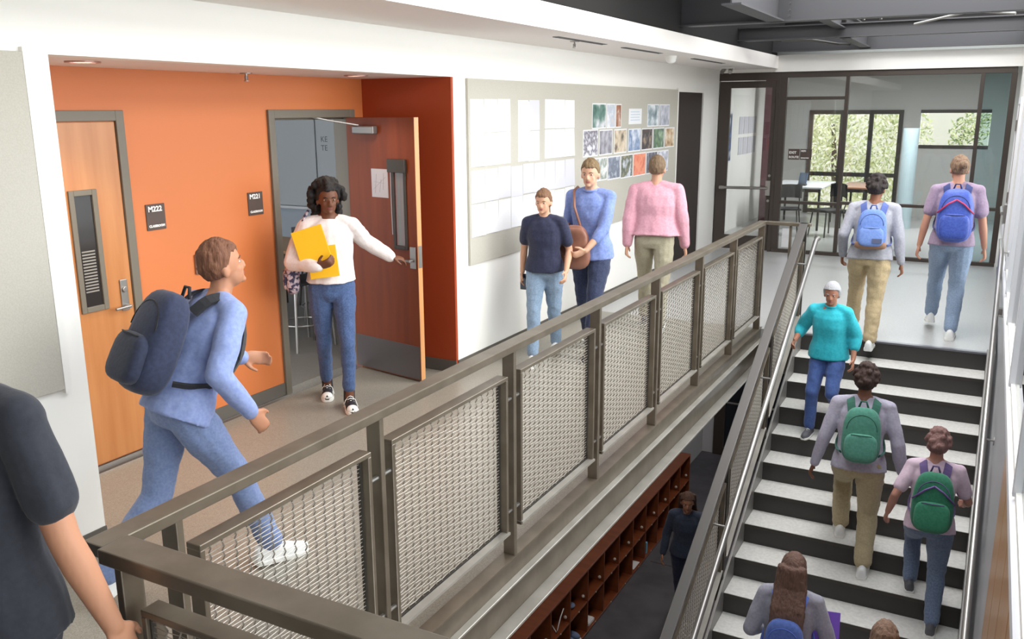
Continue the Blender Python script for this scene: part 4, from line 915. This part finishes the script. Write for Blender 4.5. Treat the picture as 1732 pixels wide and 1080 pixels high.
    if not looks.get('untucked'):
        pts = [(tp(.153*cos(t), .108*sin(t), 1.03)) for t in [2*pi*k/24 for k in range(25)]]
        MB_.tube(pts, .012*s, 6); MB_.build('waistband', TR if not looks.get('belt') else looks['belt'], to, local=True, smooth=True)
    # ---------- shirt
    c_ = MB(); ss = looks.get('sleeve', 'long'); bz = looks.get('bottom', .93); fx_ = looks.get('shirt_ex', .014)
    uu = .022 if looks.get('untucked') else 0
    rr_ = [(bz, .172+fx_+uu, .120+fx_+uu), (max(bz+.03, 1.0), .167+fx_+uu*.6, .114+fx_+uu*.6), (1.08, .152+fx_*1.2, .104+fx_*1.3), (1.16, .150+fx_, .104+fx_), (1.26, .165+fx_*.8, .115+fx_), (1.36, .172+fx_*.5, .105+fx_), (1.42, .158+fx_*.4, .080+fx_*.8), (1.455, .10, .064), (1.475, .068, .058)]
    ring_loft(c_, [tring(*q) for q in rr_], 20)
    for sd, sg_ in (('L', -1), ('R', 1)):
        j = J[sd]; k = looks.get('sleeve_ex', .016)
        limb(c_, [tp(.045*sg_, -.008, 1.462), tp(.10*sg_, -.008, 1.440), j['sh']+tz*.004*s], [.046*s, .057*s, .061*s])
        if ss == 'short': limb(c_, [j['sh'], j['sh'].lerp(j['el'], .35), j['sh'].lerp(j['el'], .68)], [(.052+k*.5)*s, (.050+k*.8)*s, (.046+k)*s])
        else:
            limb(c_, [j['sh'], j['sh'].lerp(j['el'], .5), j['el']], [(.052+k*.5)*s, (.044+k)*s, (.040+k)*s])
            en = j['el'].lerp(j['wr'], .97 if ss == 'long' else .45); limb(c_, [j['el'], j['el'].lerp(en, .5), en], [(.040+k)*s, (.036+k)*s, (.028+k*.8)*s])
    remesh_build('shirt', c_, SH, e, voxel, 3, fold=.008, fscale=8, stretch=(1.2, 1.2, .8))
    if looks.get('collar'):
        pts = [tp(.062*cos(t), .058*sin(t)+.0, 1.485-.012*sin(t)) for t in [2*pi*k/20 for k in range(21)]]
        MB().tube(pts, .012*s, 6).build('collar', SH, e, local=True, smooth=True)
    # ---------- shoes
    UM = looks['shoe_mat']; SM = mat('sole_white', '#f1efea', 0.6) if looks.get('sole', 'white') == 'white' else mat('sole_dark', '#2c2a29', 0.7)
    for sd in 'LR':
        j = J[sd]; h_ = j['heel']; f = j['fd'].normalized(); u = j['up'].normalized(); r = f.cross(u).normalized(); u = r.cross(f).normalized()
        def sp_(x, y, z): return h_+(r*x+f*y+u*z)*s*1.08
        # outline of the sole
        prof = [(-.085, .022, .055), (-.075, .032, .075), (-.045, .036, .082), (-.01, .036, .088), (.03, .036, .078), (.07, .040, .062), (.11, .043, .050), (.145, .038, .044), (.17, .026, .038), (.182, .012, .030)]
        so = MB()
        ring = []
        for y, w_, h2 in prof: ring.append((y, w_+.004))
        lo = [sp_(-w_, y, 0) for y, w_ in ring]+[sp_(w_, y, 0) for y, w_ in reversed(ring)]
        hi = [sp_(-w_, y, .024) for y, w_ in ring]+[sp_(w_, y, .024) for y, w_ in reversed(ring)]
        nn = len(lo); so.add(lo+hi, [tuple(range(nn)), tuple(reversed(range(nn, 2*nn)))]+[(k, (k+1) % nn, nn+(k+1) % nn, nn+k) for k in range(nn)])
        up_ = MB(); rings = []
        for y, w_, h2 in prof: rings.append([sp_(w_*cos(t), y, .018+h2*sin(t)) for t in [pi*k/10 for k in range(11)]])
        vs = [v for q in rings for v in q]; fs = []
        for i in range(len(rings)-1):
            for k in range(10): fs.append((i*11+k, i*11+k+1, (i+1)*11+k+1, (i+1)*11+k))
        fs += [tuple(range(11)), tuple(reversed(range((len(rings)-1)*11, len(rings)*11)))]
        up_.add(vs, fs)
        if looks.get('hightop'):
            a1 = j['ank']+ (j['kn']-j['ank']).normalized()*.05*s
            limb(up_, [sp_(0, -.03, .05), sp_(0, -.025, .085), a1-f*.012*s], [.045*s, .044*s, .044*s], 12)
        so_ = up_.build('shoe', UM, e, local=True, smooth=True)
        so.build('sole', SM, so_, local=True, bevel=.004)
        if looks.get('toecap'):
            MB().ellip(sp_(0, .140, .034), (.044*s, .048*s, .034*s)).build('toe_cap', SM, so_, local=True, smooth=True)
        lb = MB()
        for k in range(5):
            y = .015+.018*k; z = .018+(.084-.0215*k/2*1.02)+.004
            lb.tube([sp_(-.022, y, z-.006), sp_(0, y+.004, z+.005), sp_(.022, y, z-.006)], .0035*s, 6)
        if looks.get('hightop'):
            for k in range(3): lb.tube([sp_(-.02, .012-.004*k, .10+.018*k), sp_(0, .024-.005*k, .106+.018*k), sp_(.02, .012-.004*k, .10+.018*k)], .0035*s, 6)
            lb.tube([sp_(0, .022, .10), sp_(.035, .035, .07), sp_(.05, .03, .02)], .003*s, 6).tube([sp_(0, .022, .10), sp_(-.035, .04, .07), sp_(-.05, .05, .02)], .003*s, 6)
        q = lb.build('laces', SM, so_, local=True, smooth=True); q['kind'] = 'stuff'
    e['_'] = 0; del e['_']
    return e, dict(tp=tp, J=J, s=s, T=T, tx=tx, ty=ty, tz=tz, M=WM[e.name], hp=hp_)

def rbox(mb, c, A, B, C, p=4.0, n=14, taper=0.0):
    """rounded box (superellipsoid) with half axes A, B, C"""
    vs = []; fs = []; nv = n
    def sg(v, e_): return math.copysign(abs(v)**e_, v)
    for j in range(nv+1):
        ph = -pi/2+pi*j/nv
        for k in range(2*n):
            t = 2*pi*k/(2*n); x = sg(cos(ph), 2/p)*sg(cos(t), 2/p); y = sg(cos(ph), 2/p)*sg(sin(t), 2/p); z = sg(sin(ph), 2/p)
            f = 1-taper*(z+1)/2; vs.append(c+A*x*f+B*y*f+C*z)
    m_ = 2*n
    for j in range(nv):
        for k in range(m_): fs.append((j*m_+k, j*m_+(k+1) % m_, (j+1)*m_+(k+1) % m_, (j+1)*m_+k))
    mb.add(vs, fs)
def backpack(info, label, main, pocket, strapm, size=(.30, .44, .15), zc=1.20, group=None, base=None, patch=None, stripe=None):
    I = info; s = I['s']; M = I['M']; tp = I['tp']; tx, ty, tz = I['tx'], I['ty'], I['tz']
    R3 = M.to_3x3()
    W = lambda v: M @ v
    w_, h_, d_ = size
    c = tp(0, -.125-d_/2, zc)
    o0 = W(c - tz*h_/2*s)
    e = empty('backpack', tuple(o0), 0, label, 'backpack', group)
    X, Y, Z = R3 @ tx, R3 @ ty, R3 @ tz
    cw = W(c)
    b = MB(); rbox(b, cw, X*w_/2*s, Y*d_/2*s, Z*h_/2*s, 3.2, 14, .14)
    b.build('main_bag', main, e, smooth=True)
    b = MB(); rbox(b, cw-Y*(d_*.46)*s-Z*h_*.20*s, X*w_*.40*s, Y*d_*.22*s, Z*h_*.24*s, 3.6, 12, .04)
    pk = b.build('front_pocket', pocket, e, smooth=True)
    b = MB(); z0 = cw-Y*(d_*.66)*s
    b.tube([z0+X*w_*.25*k/6*s-Z*(.0)*s+Z*h_*.015*s+Y*(.012*abs(k)/6)*s for k in range(-6, 7)], .004*s, 6)
    b.build('zip', strapm, pk, smooth=True)
    b = MB(); zt = cw-Y*d_*.30*s+Z*h_*.30*s
    b.tube([cw-Y*d_*.38*s+X*w_*.40*cos(t)*s*.9+Z*h_*(.10+.27*sin(t))*s for t in [pi*k/14 for k in range(15)]], .004*s, 6)
    b.build('main_zip', strapm, e, smooth=True)
    if base is not None:
        b = MB(); rbox(b, cw-Z*h_*.40*s-Y*.004*s, X*w_*.505*s, Y*d_*.52*s, Z*h_*.105*s, 3.4, 12); b.build('base_panel', base, e, smooth=True)
    if stripe is not None:
        b = MB()
        for k in (-1, 1): b.tube([cw-Y*d_*(.40)*s+X*w_*.46*s*k+Z*h_*.05*s, cw-Y*d_*.52*s+X*w_*.2*s*k+Z*h_*.22*s, cw-Y*d_*.50*s+Z*h_*.30*s], .008*s, 6)
        b.build('stripe', stripe, e, smooth=True)
    if patch is not None:
        q = cw-Y*(d_*.685)*s-Z*h_*.30*s+X*w_*.20*s
        b = MB(); b.hexa([q+X*a*s*.045+Y*y*s+Z*z*s*.022 for z in (-1, 1) for a, y in ((-1, -.004), (1, -.004), (1, .004), (-1, .004))]); b.build('label_patch', patch, e)
    b = MB(); b.tube([cw+Y*d_*.35*s+Z*h_*.48*s-X*.035*s, cw+Y*d_*.30*s+Z*(h_*.48+.05)*s-X*.02*s, cw+Y*d_*.30*s+Z*(h_*.48+.05)*s+X*.02*s, cw+Y*d_*.35*s+Z*h_*.48*s+X*.035*s], .008*s, 8)
    b.build('grab_handle', strapm, e, smooth=True)
    for k in (-1, 1):
        pts = [tp(.075*k, -.13, 1.36), tp(.088*k, -.09, 1.435), tp(.095*k, -.02, 1.475), tp(.10*k, .06, 1.44), tp(.11*k, .115, 1.34), tp(.13*k, .125, 1.22), tp(.165*k, .06, 1.10), tp(.16*k, -.08, 1.06), tp(.13*k, -.14, 1.05)]
        # smooth the strap path
        pp = []
        for i in range(len(pts)-1):
            for q in range(3): pp.append(pts[i].lerp(pts[i+1], q/3))
        pp.append(pts[-1]); sm = [pp[0]]+[(pp[i-1]+pp[i]*2+pp[i+1])/4 for i in range(1, len(pp)-1)]+[pp[-1]]
        b = MB(); vs = []; fs = []
        ctr = tp(0, 0, 1.25)
        for i, p in enumerate(sm):
            d = (sm[min(i+1, len(sm)-1)]-sm[max(i-1, 0)]).normalized(); out = (p-ctr); out = (out-d*out.dot(d)).normalized(); sd = d.cross(out).normalized()
            ww = (.03 if i < len(sm)*.6 else .014)*s
            for a_, o_ in ((-1, .004), (1, .004), (1, .016), (-1, .016)): vs.append(W(p+sd*ww*a_+out*o_*s))
        for i in range(len(sm)-1):
            for q in range(4): fs.append((i*4+q, i*4+(q+1) % 4, (i+1)*4+(q+1) % 4, (i+1)*4+q))
        fs += [(3, 2, 1, 0), tuple(len(vs)-4+q for q in range(4))]
        b.add(vs, fs); b.build('shoulder_strap', strapm, e, smooth=False)
    return e
def cloth(name, c, c2=None, rough=.85, scale=60, bump=.1, st=(1, 1, 1), sheen=.15):
    return mat(name, c, rough, col2=c2 or c, scale=scale, bump=bump, stretch=st, sheen=sheen)
DENIM = cloth('denim_mid', '#3a4f78', '#4b6089', scale=90); DENIMN = cloth('denim_navy', '#2b3350', '#39425f', scale=90)
DENIML = cloth('denim_light', '#8699b4', '#97a9c1', scale=90); DENIMG = cloth('denim_slate', '#5f6f88', '#71809a', scale=90)
KHAKI = cloth('khaki_twill', '#b9a27c', '#c6b08b', scale=90)
random.seed(11)
def stepz(i): return -RI*i
CANVAS = mat('sneaker_black', '#26242a', 0.7); WSH = mat('sneaker_white', '#ecebe8', 0.55); GSH = mat('shoe_grey', '#5b5a5f', 0.6)
# 1 woman leaving the classroom
wm_, wi = person('woman in white sweater and jeans leaving the open classroom door, holding yellow folders',
    (-4.11, 4.88, 0), 222, 1.64, dict(skin='#6e4430', hair='#120d0b', hair2='#1c1411', hair_style='big_curly', lips='#7c3f3a',
        shirt_mat=cloth('white_knit', '#f0e6e2', '#e6dad6', scale=120), trouser_mat=DENIM, shoe_mat=CANVAS, hightop=True, toecap=True, hem=.09, loose=.004,
        sleeve='long', sleeve_ex=.024, bottom=.99, shirt_ex=.018, hand_dir={'L': (-.9, -.25, -.25), 'R': (-.75, .45, .30)}, palm={'L': (0, -.3, -1), 'R': (.2, -1, .3)}, curl={'L': 22, 'R': 35}),
    lean=2, feet={'L': ((-.085, .20, 0), 0), 'R': ((.07, -.17, 0), 0)}, hands={'L': (-.47, -.10, 1.12), 'R': (.10, .275, 1.13)}, head=(8, 4), twist=-4, voxel=.007, pelvis=(0, .02, .915), elbow_pole={'R': (1, -.5, -.6), 'L': (-.4, -.6, -.5)})
M = wi['M']
def held_board(name, c, n_dir, up_dir, w_, h_, t_, m_, M, label, cat, group=None, pages=True):
    n_ = Vector(n_dir).normalized(); u_ = Vector(up_dir); u_ = (u_-n_*u_.dot(n_)).normalized(); r_ = u_.cross(n_)
    c = Vector(c); e = empty(name, tuple(M @ c), 0, label, cat, group)
    def pt(a, b_, k): return M @ (c+r_*a+u_*b_+n_*k)
    def slab_(mb, a0, a1, b0, b1, k0, k1): return mb.hexa([pt(a0, b0, k0), pt(a1, b0, k0), pt(a1, b1, k0), pt(a0, b1, k0), pt(a0, b0, k1), pt(a1, b0, k1), pt(a1, b1, k1), pt(a0, b1, k1)])
    slab_(MB(), -w_/2, w_/2, -h_/2, h_/2, t_/2, t_/2+.0025).build('front_cover', m_, e, bevel=.001)
    slab_(MB(), -w_/2, w_/2, -h_/2, h_/2, -t_/2-.0025, -t_/2).build('back_cover', m_, e, bevel=.001)
    slab_(MB(), -w_/2+.004, w_/2-.006, -h_/2+.006, h_/2-.006, -t_/2, t_/2).build('pages', PAPER, e)
    return e
YEL = mat('folder_yellow', '#f2b90c', 0.5)
held_board('folder', (.125, .195, 1.185), (.2, 1, .2), (.30, 0, 1), .215, .27, .012, YEL, M, "bright yellow folder held tilted against the woman's white sweater", 'folder')
held_board('folder', (.055, .165, 1.075), (.1, 1, .1), (.1, 0, 1), .20, .22, .008, YEL, M, 'second yellow folder held lower, behind the tilted one', 'folder')
bg_ = empty('shoulder_bag', tuple(M @ Vector((.27, -.03, .98))), 0, "patterned dark and pale fabric bag hanging at the woman's right hip", 'bag')
fl = mat('floral_fabric', '#3a3550', 0.8, col2='#c9b7be', kind='noise', scale=38, lo=.45, hi=.55)
b_ = MB(); c_ = M @ Vector((.27, -.03, .98)); X_ = M.to_3x3()
rbox(b_, c_, X_ @ Vector((.055, 0, 0)), X_ @ Vector((0, .12, 0)), Vector((0, 0, .155)), 3.2, 12, .1); b_.build('bag_body', fl, bg_, smooth=True)
MB().tube([M @ Vector(v) for v in ((.27, .05, 1.12), (.22, .06, 1.26), (.155, .05, 1.39), (.135, 0, 1.415), (.155, -.06, 1.38), (.22, -.10, 1.25), (.27, -.09, 1.12))], .010, 8).build('strap', fl, bg_, smooth=True)
rbox_ = MB(); rbox(rbox_, c_+X_ @ Vector((.05, 0, -.05)), X_ @ Vector((.016, 0, 0)), X_ @ Vector((0, .09, 0)), Vector((0, 0, .07)), 3.2, 10); rbox_.build('front_pocket', fl, bg_, smooth=True)

# 2 walker with the navy pack by the closed door
p_, i_ = person('person in light blue shirt and jeans leaning forward, wearing a large navy backpack',
    (-3.0, 2.62, 0), -16, 1.68, dict(skin='#b98264', hair='#6a4230', hair2='#7d5238', hair_style='short', shirt_mat=cloth('shirt_blue', '#8493c4', '#92a0cc'), trouser_mat=cloth('denim_haze', '#7182ac', '#8090b6', scale=90), shoe_mat=WSH, sleeve='long', bottom=.90, untucked=True),
    lean=27, pelvis=(0, -.10, .87), feet={'L': ((-.10, -.44, .05), -28), 'R': ((.10, .26, 0), 6)}, hands={'L': (-.22, .35, .98), 'R': (.26, .12, .86)}, head=(-10, -14))
backpack(i_, 'large navy backpack on the back of the person near the closed wooden door', cloth('pack_navy', '#262c44', '#2e3550'), cloth('pack_navy_dark', '#1f2438', '#272d45'), cloth('strap_black', '#1c1c22'), size=(.33, .47, .19), zc=1.19)
# 3 man in the black T-shirt, left foreground
p_, i_ = person('person in a black T-shirt seen from behind at the bottom left corner', (-2.00, 1.06, 0), 6, 1.76,
    dict(skin='#c08a6c', hair='#2a1f1a', hair_style='short', shirt_mat=cloth('tee_black', '#23252e', '#292b35'), trouser_mat=cloth('trouser_dark', '#26283a', '#2d2f42'), shoe_mat=CANVAS, sleeve='short', bottom=.90, untucked=True, sleeve_ex=.013, curl={'L': 25, 'R': 30}),
    lean=4, lean_side=-5, feet={'L': ((-.10, .24, 0), 0), 'R': ((.10, -.26, .04), -22)}, hands={'L': (-.26, -.12, .90), 'R': (.30, .10, .89)}, head=(10, 0), wide=1.08, shoulder_w=.185)
# 4 shorter of the pair
p_, i_ = person('shorter person in dark navy top and faded jeans walking beside the man in blue', (-3.24, 6.60, 0), 196, 1.47,
    dict(skin='#d2a083', hair='#6e4f38', hair2='#835f44', hair_style='ponytail', shirt_mat=cloth('top_navy', '#20233c', '#2a2d48'), trouser_mat=cloth('jeans_faded', '#7d93ac', '#8fa4ba', scale=90), shoe_mat=WSH, sleeve='short', bottom=.93, untucked=True),
    lean=4, feet={'L': ((-.08, -.22, .03), -18), 'R': ((.08, .22, 0), 8)}, hands={'L': (-.24, .15, .95), 'R': (.25, -.08, .86)}, head=(-8, 4))
ph = empty('phone', tuple(i_['M'] @ (i_['J']['R']['wr']+Vector((.01, .0, -.09)))), 0, 'black phone in the hand of the shorter walker below the pinboard', 'phone')
c0 = i_['M'] @ (i_['J']['R']['wr']+Vector((-.015, .01, -.085)))
MB().box(c0.x-.035, c0.x+.035, c0.y-.004, c0.y+.004, c0.z-.07, c0.z+.07).build('case', BLACK, ph, bevel=.003); MB().box(c0.x-.031, c0.x+.031, c0.y-.0048, c0.y-.004, c0.z-.064, c0.z+.064).build('screen', mat('phone_screen', '#1b2638', .1), ph)
# 5 man in the blue shirt
p_, i_ = person('man in blue shirt and navy trousers with a brown leather bag in the corridor', (-2.98, 6.98, 0), 184, 1.70,
    dict(skin='#d3a488', hair='#6f5a3e', hair2='#83694a', hair_style='short', shirt_mat=cloth('shirt_cornflower', '#7387c2', '#8797cd'), trouser_mat=DENIMN, shoe_mat=CANVAS, sleeve='half', bottom=.88, untucked=True, collar=True, curl={'L': 40, 'R': 20}, hand_dir={'L': (.75, .5, -.35)}),
    lean=3, feet={'L': ((-.09, .24, 0), 6), 'R': ((.09, -.22, .03), -18)}, hands={'L': (-.05, .29, .98), 'R': (.20, .14, .98)}, head=(4, 4), elbow_pole={'L': (-1, -.4, -.5)})
M = i_['M']; X_ = M.to_3x3()
LEA = mat('brown_leather', '#8a5a48', .45, col2='#a0705c', scale=7, bump=.15)
lb_ = empty('leather_bag', tuple(M @ Vector((.08, .21, .88))), 0, 'brown leather shoulder bag hanging in front of the man in blue', 'bag')
c_ = M @ Vector((.075, .205, .965)); b_ = MB(); rbox(b_, c_, X_ @ Vector((.15, 0, 0)), X_ @ Vector((0, .06, 0)), Vector((0, 0, .19)), 3.0, 12, .25); b_.build('bag_body', LEA, lb_, smooth=True)
b_ = MB(); rbox(b_, c_+X_ @ Vector((0, .035, .05)), X_ @ Vector((.135, 0, 0)), X_ @ Vector((0, .035, 0)), Vector((0, 0, .12)), 3.2, 12, .1); b_.build('flap', LEA, lb_, smooth=True)
MB().tube([M @ Vector(v) for v in ((.02, .20, 1.12), (.10, .16, 1.30), (.135, .08, 1.43), (.13, 0, 1.455), (.14, -.09, 1.42), (.20, -.10, 1.2), (.20, .13, 1.08))], .011, 8).build('strap', LEA, lb_, smooth=True)
# 6 pink shirt
p_, i_ = person('person in loose pink shirt and khaki trousers walking away by the pinboard', (-2.76, 7.98, 0), 12, 1.68,
    dict(skin='#c9967a', hair='#6f5843', hair2='#80694f', hair_style='short', shirt_mat=cloth('shirt_pink', '#cf93a0', '#d9a1ad'), trouser_mat=cloth('khaki_olive', '#a89f86', '#b3aa91', scale=90), shoe_mat=GSH, sleeve='long', sleeve_ex=.030, bottom=.97, shirt_ex=.034, untucked=True),
    lean=6, feet={'L': ((-.10, .22, 0), 0), 'R': ((.10, -.24, .04), -22)}, hands={'L': (-.26, -.06, .86), 'R': (.30, .06, .86)}, head=(-6, -4), wide=1.12, shoulder_w=.185)
# 7 boy with the light blue pack at the top of the stairs
p_, i_ = person('boy in grey top and khaki trousers reaching the landing with pale blue backpack', (-.90, 8.62, 0), 4, 1.57,
    dict(skin='#8d5c43', hair='#1f1614', hair2='#2d221f', hair_style='curly_short', shirt_mat=cloth('top_grey', '#9c9ba4', '#a8a7af'), trouser_mat=KHAKI, shoe_mat=WSH, sleeve='long', bottom=.90, untucked=True, loose=.024),
    lean=10, pelvis=(0, -.03, .86), feet={'L': ((-.13, .30, 0.0), 0), 'R': ((.07, -.27, -.16/.897), 0)}, hands={'L': (-.27, .05, .86), 'R': (.30, -.02, .80)}, head=(-14, -2), wide=1.08, shoulder_w=.18)
backpack(i_, 'pale blue backpack with a tan base on the boy in the grey top', cloth('pack_sky', '#5f7bb9', '#6c87c4'), cloth('pack_sky2', '#6681bf', '#738ec9'), cloth('strap_indigo', '#4a5a96'), size=(.30, .40, .15), zc=1.20, base=cloth('pack_tan', '#8a6650'), patch=mat('patch_grey', '#4d5470', .7))
# 8 mauve tee
p_, i_ = person('person in mauve T-shirt and pale jeans on the landing, hair in a bun', (-.25, 9.02, 0), 2, 1.68,
    dict(skin='#c58f76', hair='#6e5442', hair2='#8f745c', hair_style='bun', shirt_mat=cloth('tee_mauve', '#957f95', '#a18ca1'), trouser_mat=DENIML, shoe_mat=WSH, sleeve='short', bottom=.90, untucked=True, loose=.018),
    lean=4, feet={'L': ((-.12, .36, 0), 8), 'R': ((.07, -.10, 0), 0)}, hands={'L': (-.29, .02, .84), 'R': (.29, .06, .84)}, head=(16, 2), shoulder_w=.18)
backpack(i_, 'royal blue backpack with red trim on the person in the mauve T-shirt', cloth('pack_royal', '#3a50a8', '#4860b8', rough=.5), cloth('pack_royal2', '#33489c', '#4159ae', rough=.5), cloth('strap_navy', '#2a3468'), size=(.33, .50, .17), zc=1.19, stripe=mat('red_trim', '#c23a5c', .6))
# 9 teal
p_, i_ = person('person in bright teal top, blue jeans and grey knit cap coming down stairs', (-1.06, 7.66, stepz(4)), 176, 1.36,
    dict(skin='#b07a62', hair='#a6a5a8', hair2='#b5b4b7', hair_style='beanie', shirt_mat=cloth('hoodie_teal', '#27b3c4', '#35c2d0'), trouser_mat=cloth('jeans_blue', '#3d5590', '#4a639c', scale=90), shoe_mat=GSH, sleeve='half', sleeve_ex=.034, bottom=.90, shirt_ex=.030, untucked=True, collar=True),
    lean=4, pelvis=(0, 0, .90), feet={'L': ((-.10, -.12, .16/.777), 0), 'R': ((.10, .20, 0.0), 0)}, hands={'L': (-.28, .10, .90), 'R': (.33, .16, 1.05)}, head=(4, 8))
# 10 green pack, khaki
p_, i_ = person('person in lavender-grey top and khaki trousers climbing stairs with sea green backpack', (-.64, 6.60, stepz(8)), 6, 1.60,
    dict(skin='#7a4f3c', hair='#33221c', hair2='#452f27', hair_style='curly_short', shirt_mat=cloth('top_lavender', '#a9a3b4', '#b7b1c0'), trouser_mat=cloth('khaki_pale', '#ab9b79', '#b8a886', scale=90), shoe_mat=WSH, sleeve='long', bottom=.90, untucked=True, loose=.024),
    lean=13, pelvis=(0, -.02, .88), feet={'L': ((-.10, .16, .16/.914), 0), 'R': ((.10, -.17, 0), 0)}, hands={'L': (-.34, .02, .84), 'R': (.33, .04, .84)}, head=(-4, -6), wide=1.05, shoulder_w=.18)
backpack(i_, 'sea green backpack on the person in khaki trousers climbing the stairs', cloth('pack_seagreen', '#437f6c', '#4e8b78'), cloth('pack_seagreen2', '#4b8874', '#579482'), cloth('strap_green', '#2f6353'), size=(.31, .44, .17), zc=1.20)
# 11 darker green pack, jeans
p_, i_ = person('person in pale pink T-shirt and slate jeans climbing by the right handrail', (-.12, 6.29, stepz(9)), 3, 1.43,
    dict(skin='#b58270', hair='#7c5a54', hair2='#8d6a64', hair_style='curly_short', shirt_mat=cloth('tee_pinkish', '#cfb4c4', '#d8c0ce'), trouser_mat=DENIMG, shoe_mat=GSH, sleeve='short', bottom=.90, untucked=True, loose=.018),
    lean=12, pelvis=(0, -.02, .90), feet={'L': ((-.10, .16, .16/.817), 0), 'R': ((.09, -.17, 0), 0)}, hands={'L': (-.33, .08, .92), 'R': (.27, .34, 1.0)}, head=(4, -6))
backpack(i_, 'dark green backpack with purple trim on the person by the right handrail', cloth('pack_forest', '#22674c', '#2b7558'), cloth('pack_forest2', '#2c7657', '#358263'), cloth('strap_purple', '#5c4a78'), size=(.34, .50, .19), zc=1.17, stripe=mat('purple_trim', '#6a4f8c', .6))
# 12 long hair at the bottom
p_, i_ = person('person with long brown hair and a grey top climbing at the bottom of the picture', (-.82, 5.14, stepz(13)), 2, 1.53,
    dict(skin='#c29078', hair='#5f463c', hair2='#76594c', hair_style='long', shirt_mat=cloth('top_stone', '#918f9b', '#9d9ba6'), trouser_mat=DENIMG, shoe_mat=WSH, sleeve='long', bottom=.92, untucked=True),
    lean=8, pelvis=(0, -.02, .90), feet={'L': ((-.09, .15, .16/.874), 0), 'R': ((.09, -.13, 0), 0)}, hands={'L': (-.22, .20, 1.0), 'R': (.20, .26, 1.05)}, head=(0, -4), elbow_pole={'R': (.6, -1, -.4)})
M = i_['M']
backpack(i_, 'blue backpack with blue shoulder straps under the long brown hair', cloth('pack_blue', '#4a62a8', '#5770b6'), cloth('pack_blue2', '#41589c', '#4f67ab'), cloth('strap_blue', '#4f6cc0'), size=(.29, .38, .12), zc=1.13)
held_board('folder', (.20, .12, .98), (.4, -1, .5), (0, .3, 1), .19, .25, .010, mat('folder_purple', '#7a55c0', .5), M, 'purple folder with white pages held by the long-haired person', 'folder')
# 13 next head below
p_, i_ = person('person in a pale pink top lower on the stairs, only the brown-haired head in view', (-.25, 4.76, stepz(14)), 0, 1.60,
    dict(skin='#c9a08c', hair='#7d6150', hair2='#927663', hair_style='short', shirt_mat=cloth('top_blush', '#d9bccb', '#e0c8d4'), trouser_mat=DENIMN, shoe_mat=GSH, sleeve='long', bottom=.92, untucked=True),
    lean=6, pelvis=(0, -.02, .90), feet={'L': ((-.09, .12, .0), 0), 'R': ((.09, -.05, 0), 0)}, hands={'L': (-.25, .1, .86), 'R': (.25, .1, .86)})
# 14 lower floor
p_, i_ = person('person with brown hair in dark navy clothes walking past the cubbies on the lower floor', (-2.70, 9.30, ZU), 190, 1.66,
    dict(skin='#a87860', hair='#4a3228', hair2='#5c4033', hair_style='long', shirt_mat=cloth('top_midnight', '#2c3448', '#353e54'), trouser_mat=DENIMN, shoe_mat=CANVAS, sleeve='long', bottom=.90, untucked=True),
    lean=6, feet={'L': ((-.09, .26, 0), 0), 'R': ((.09, -.26, .04), -22)}, hands={'L': (-.27, .05, .86), 'R': (.27, .1, .9)}, head=(8, 6))
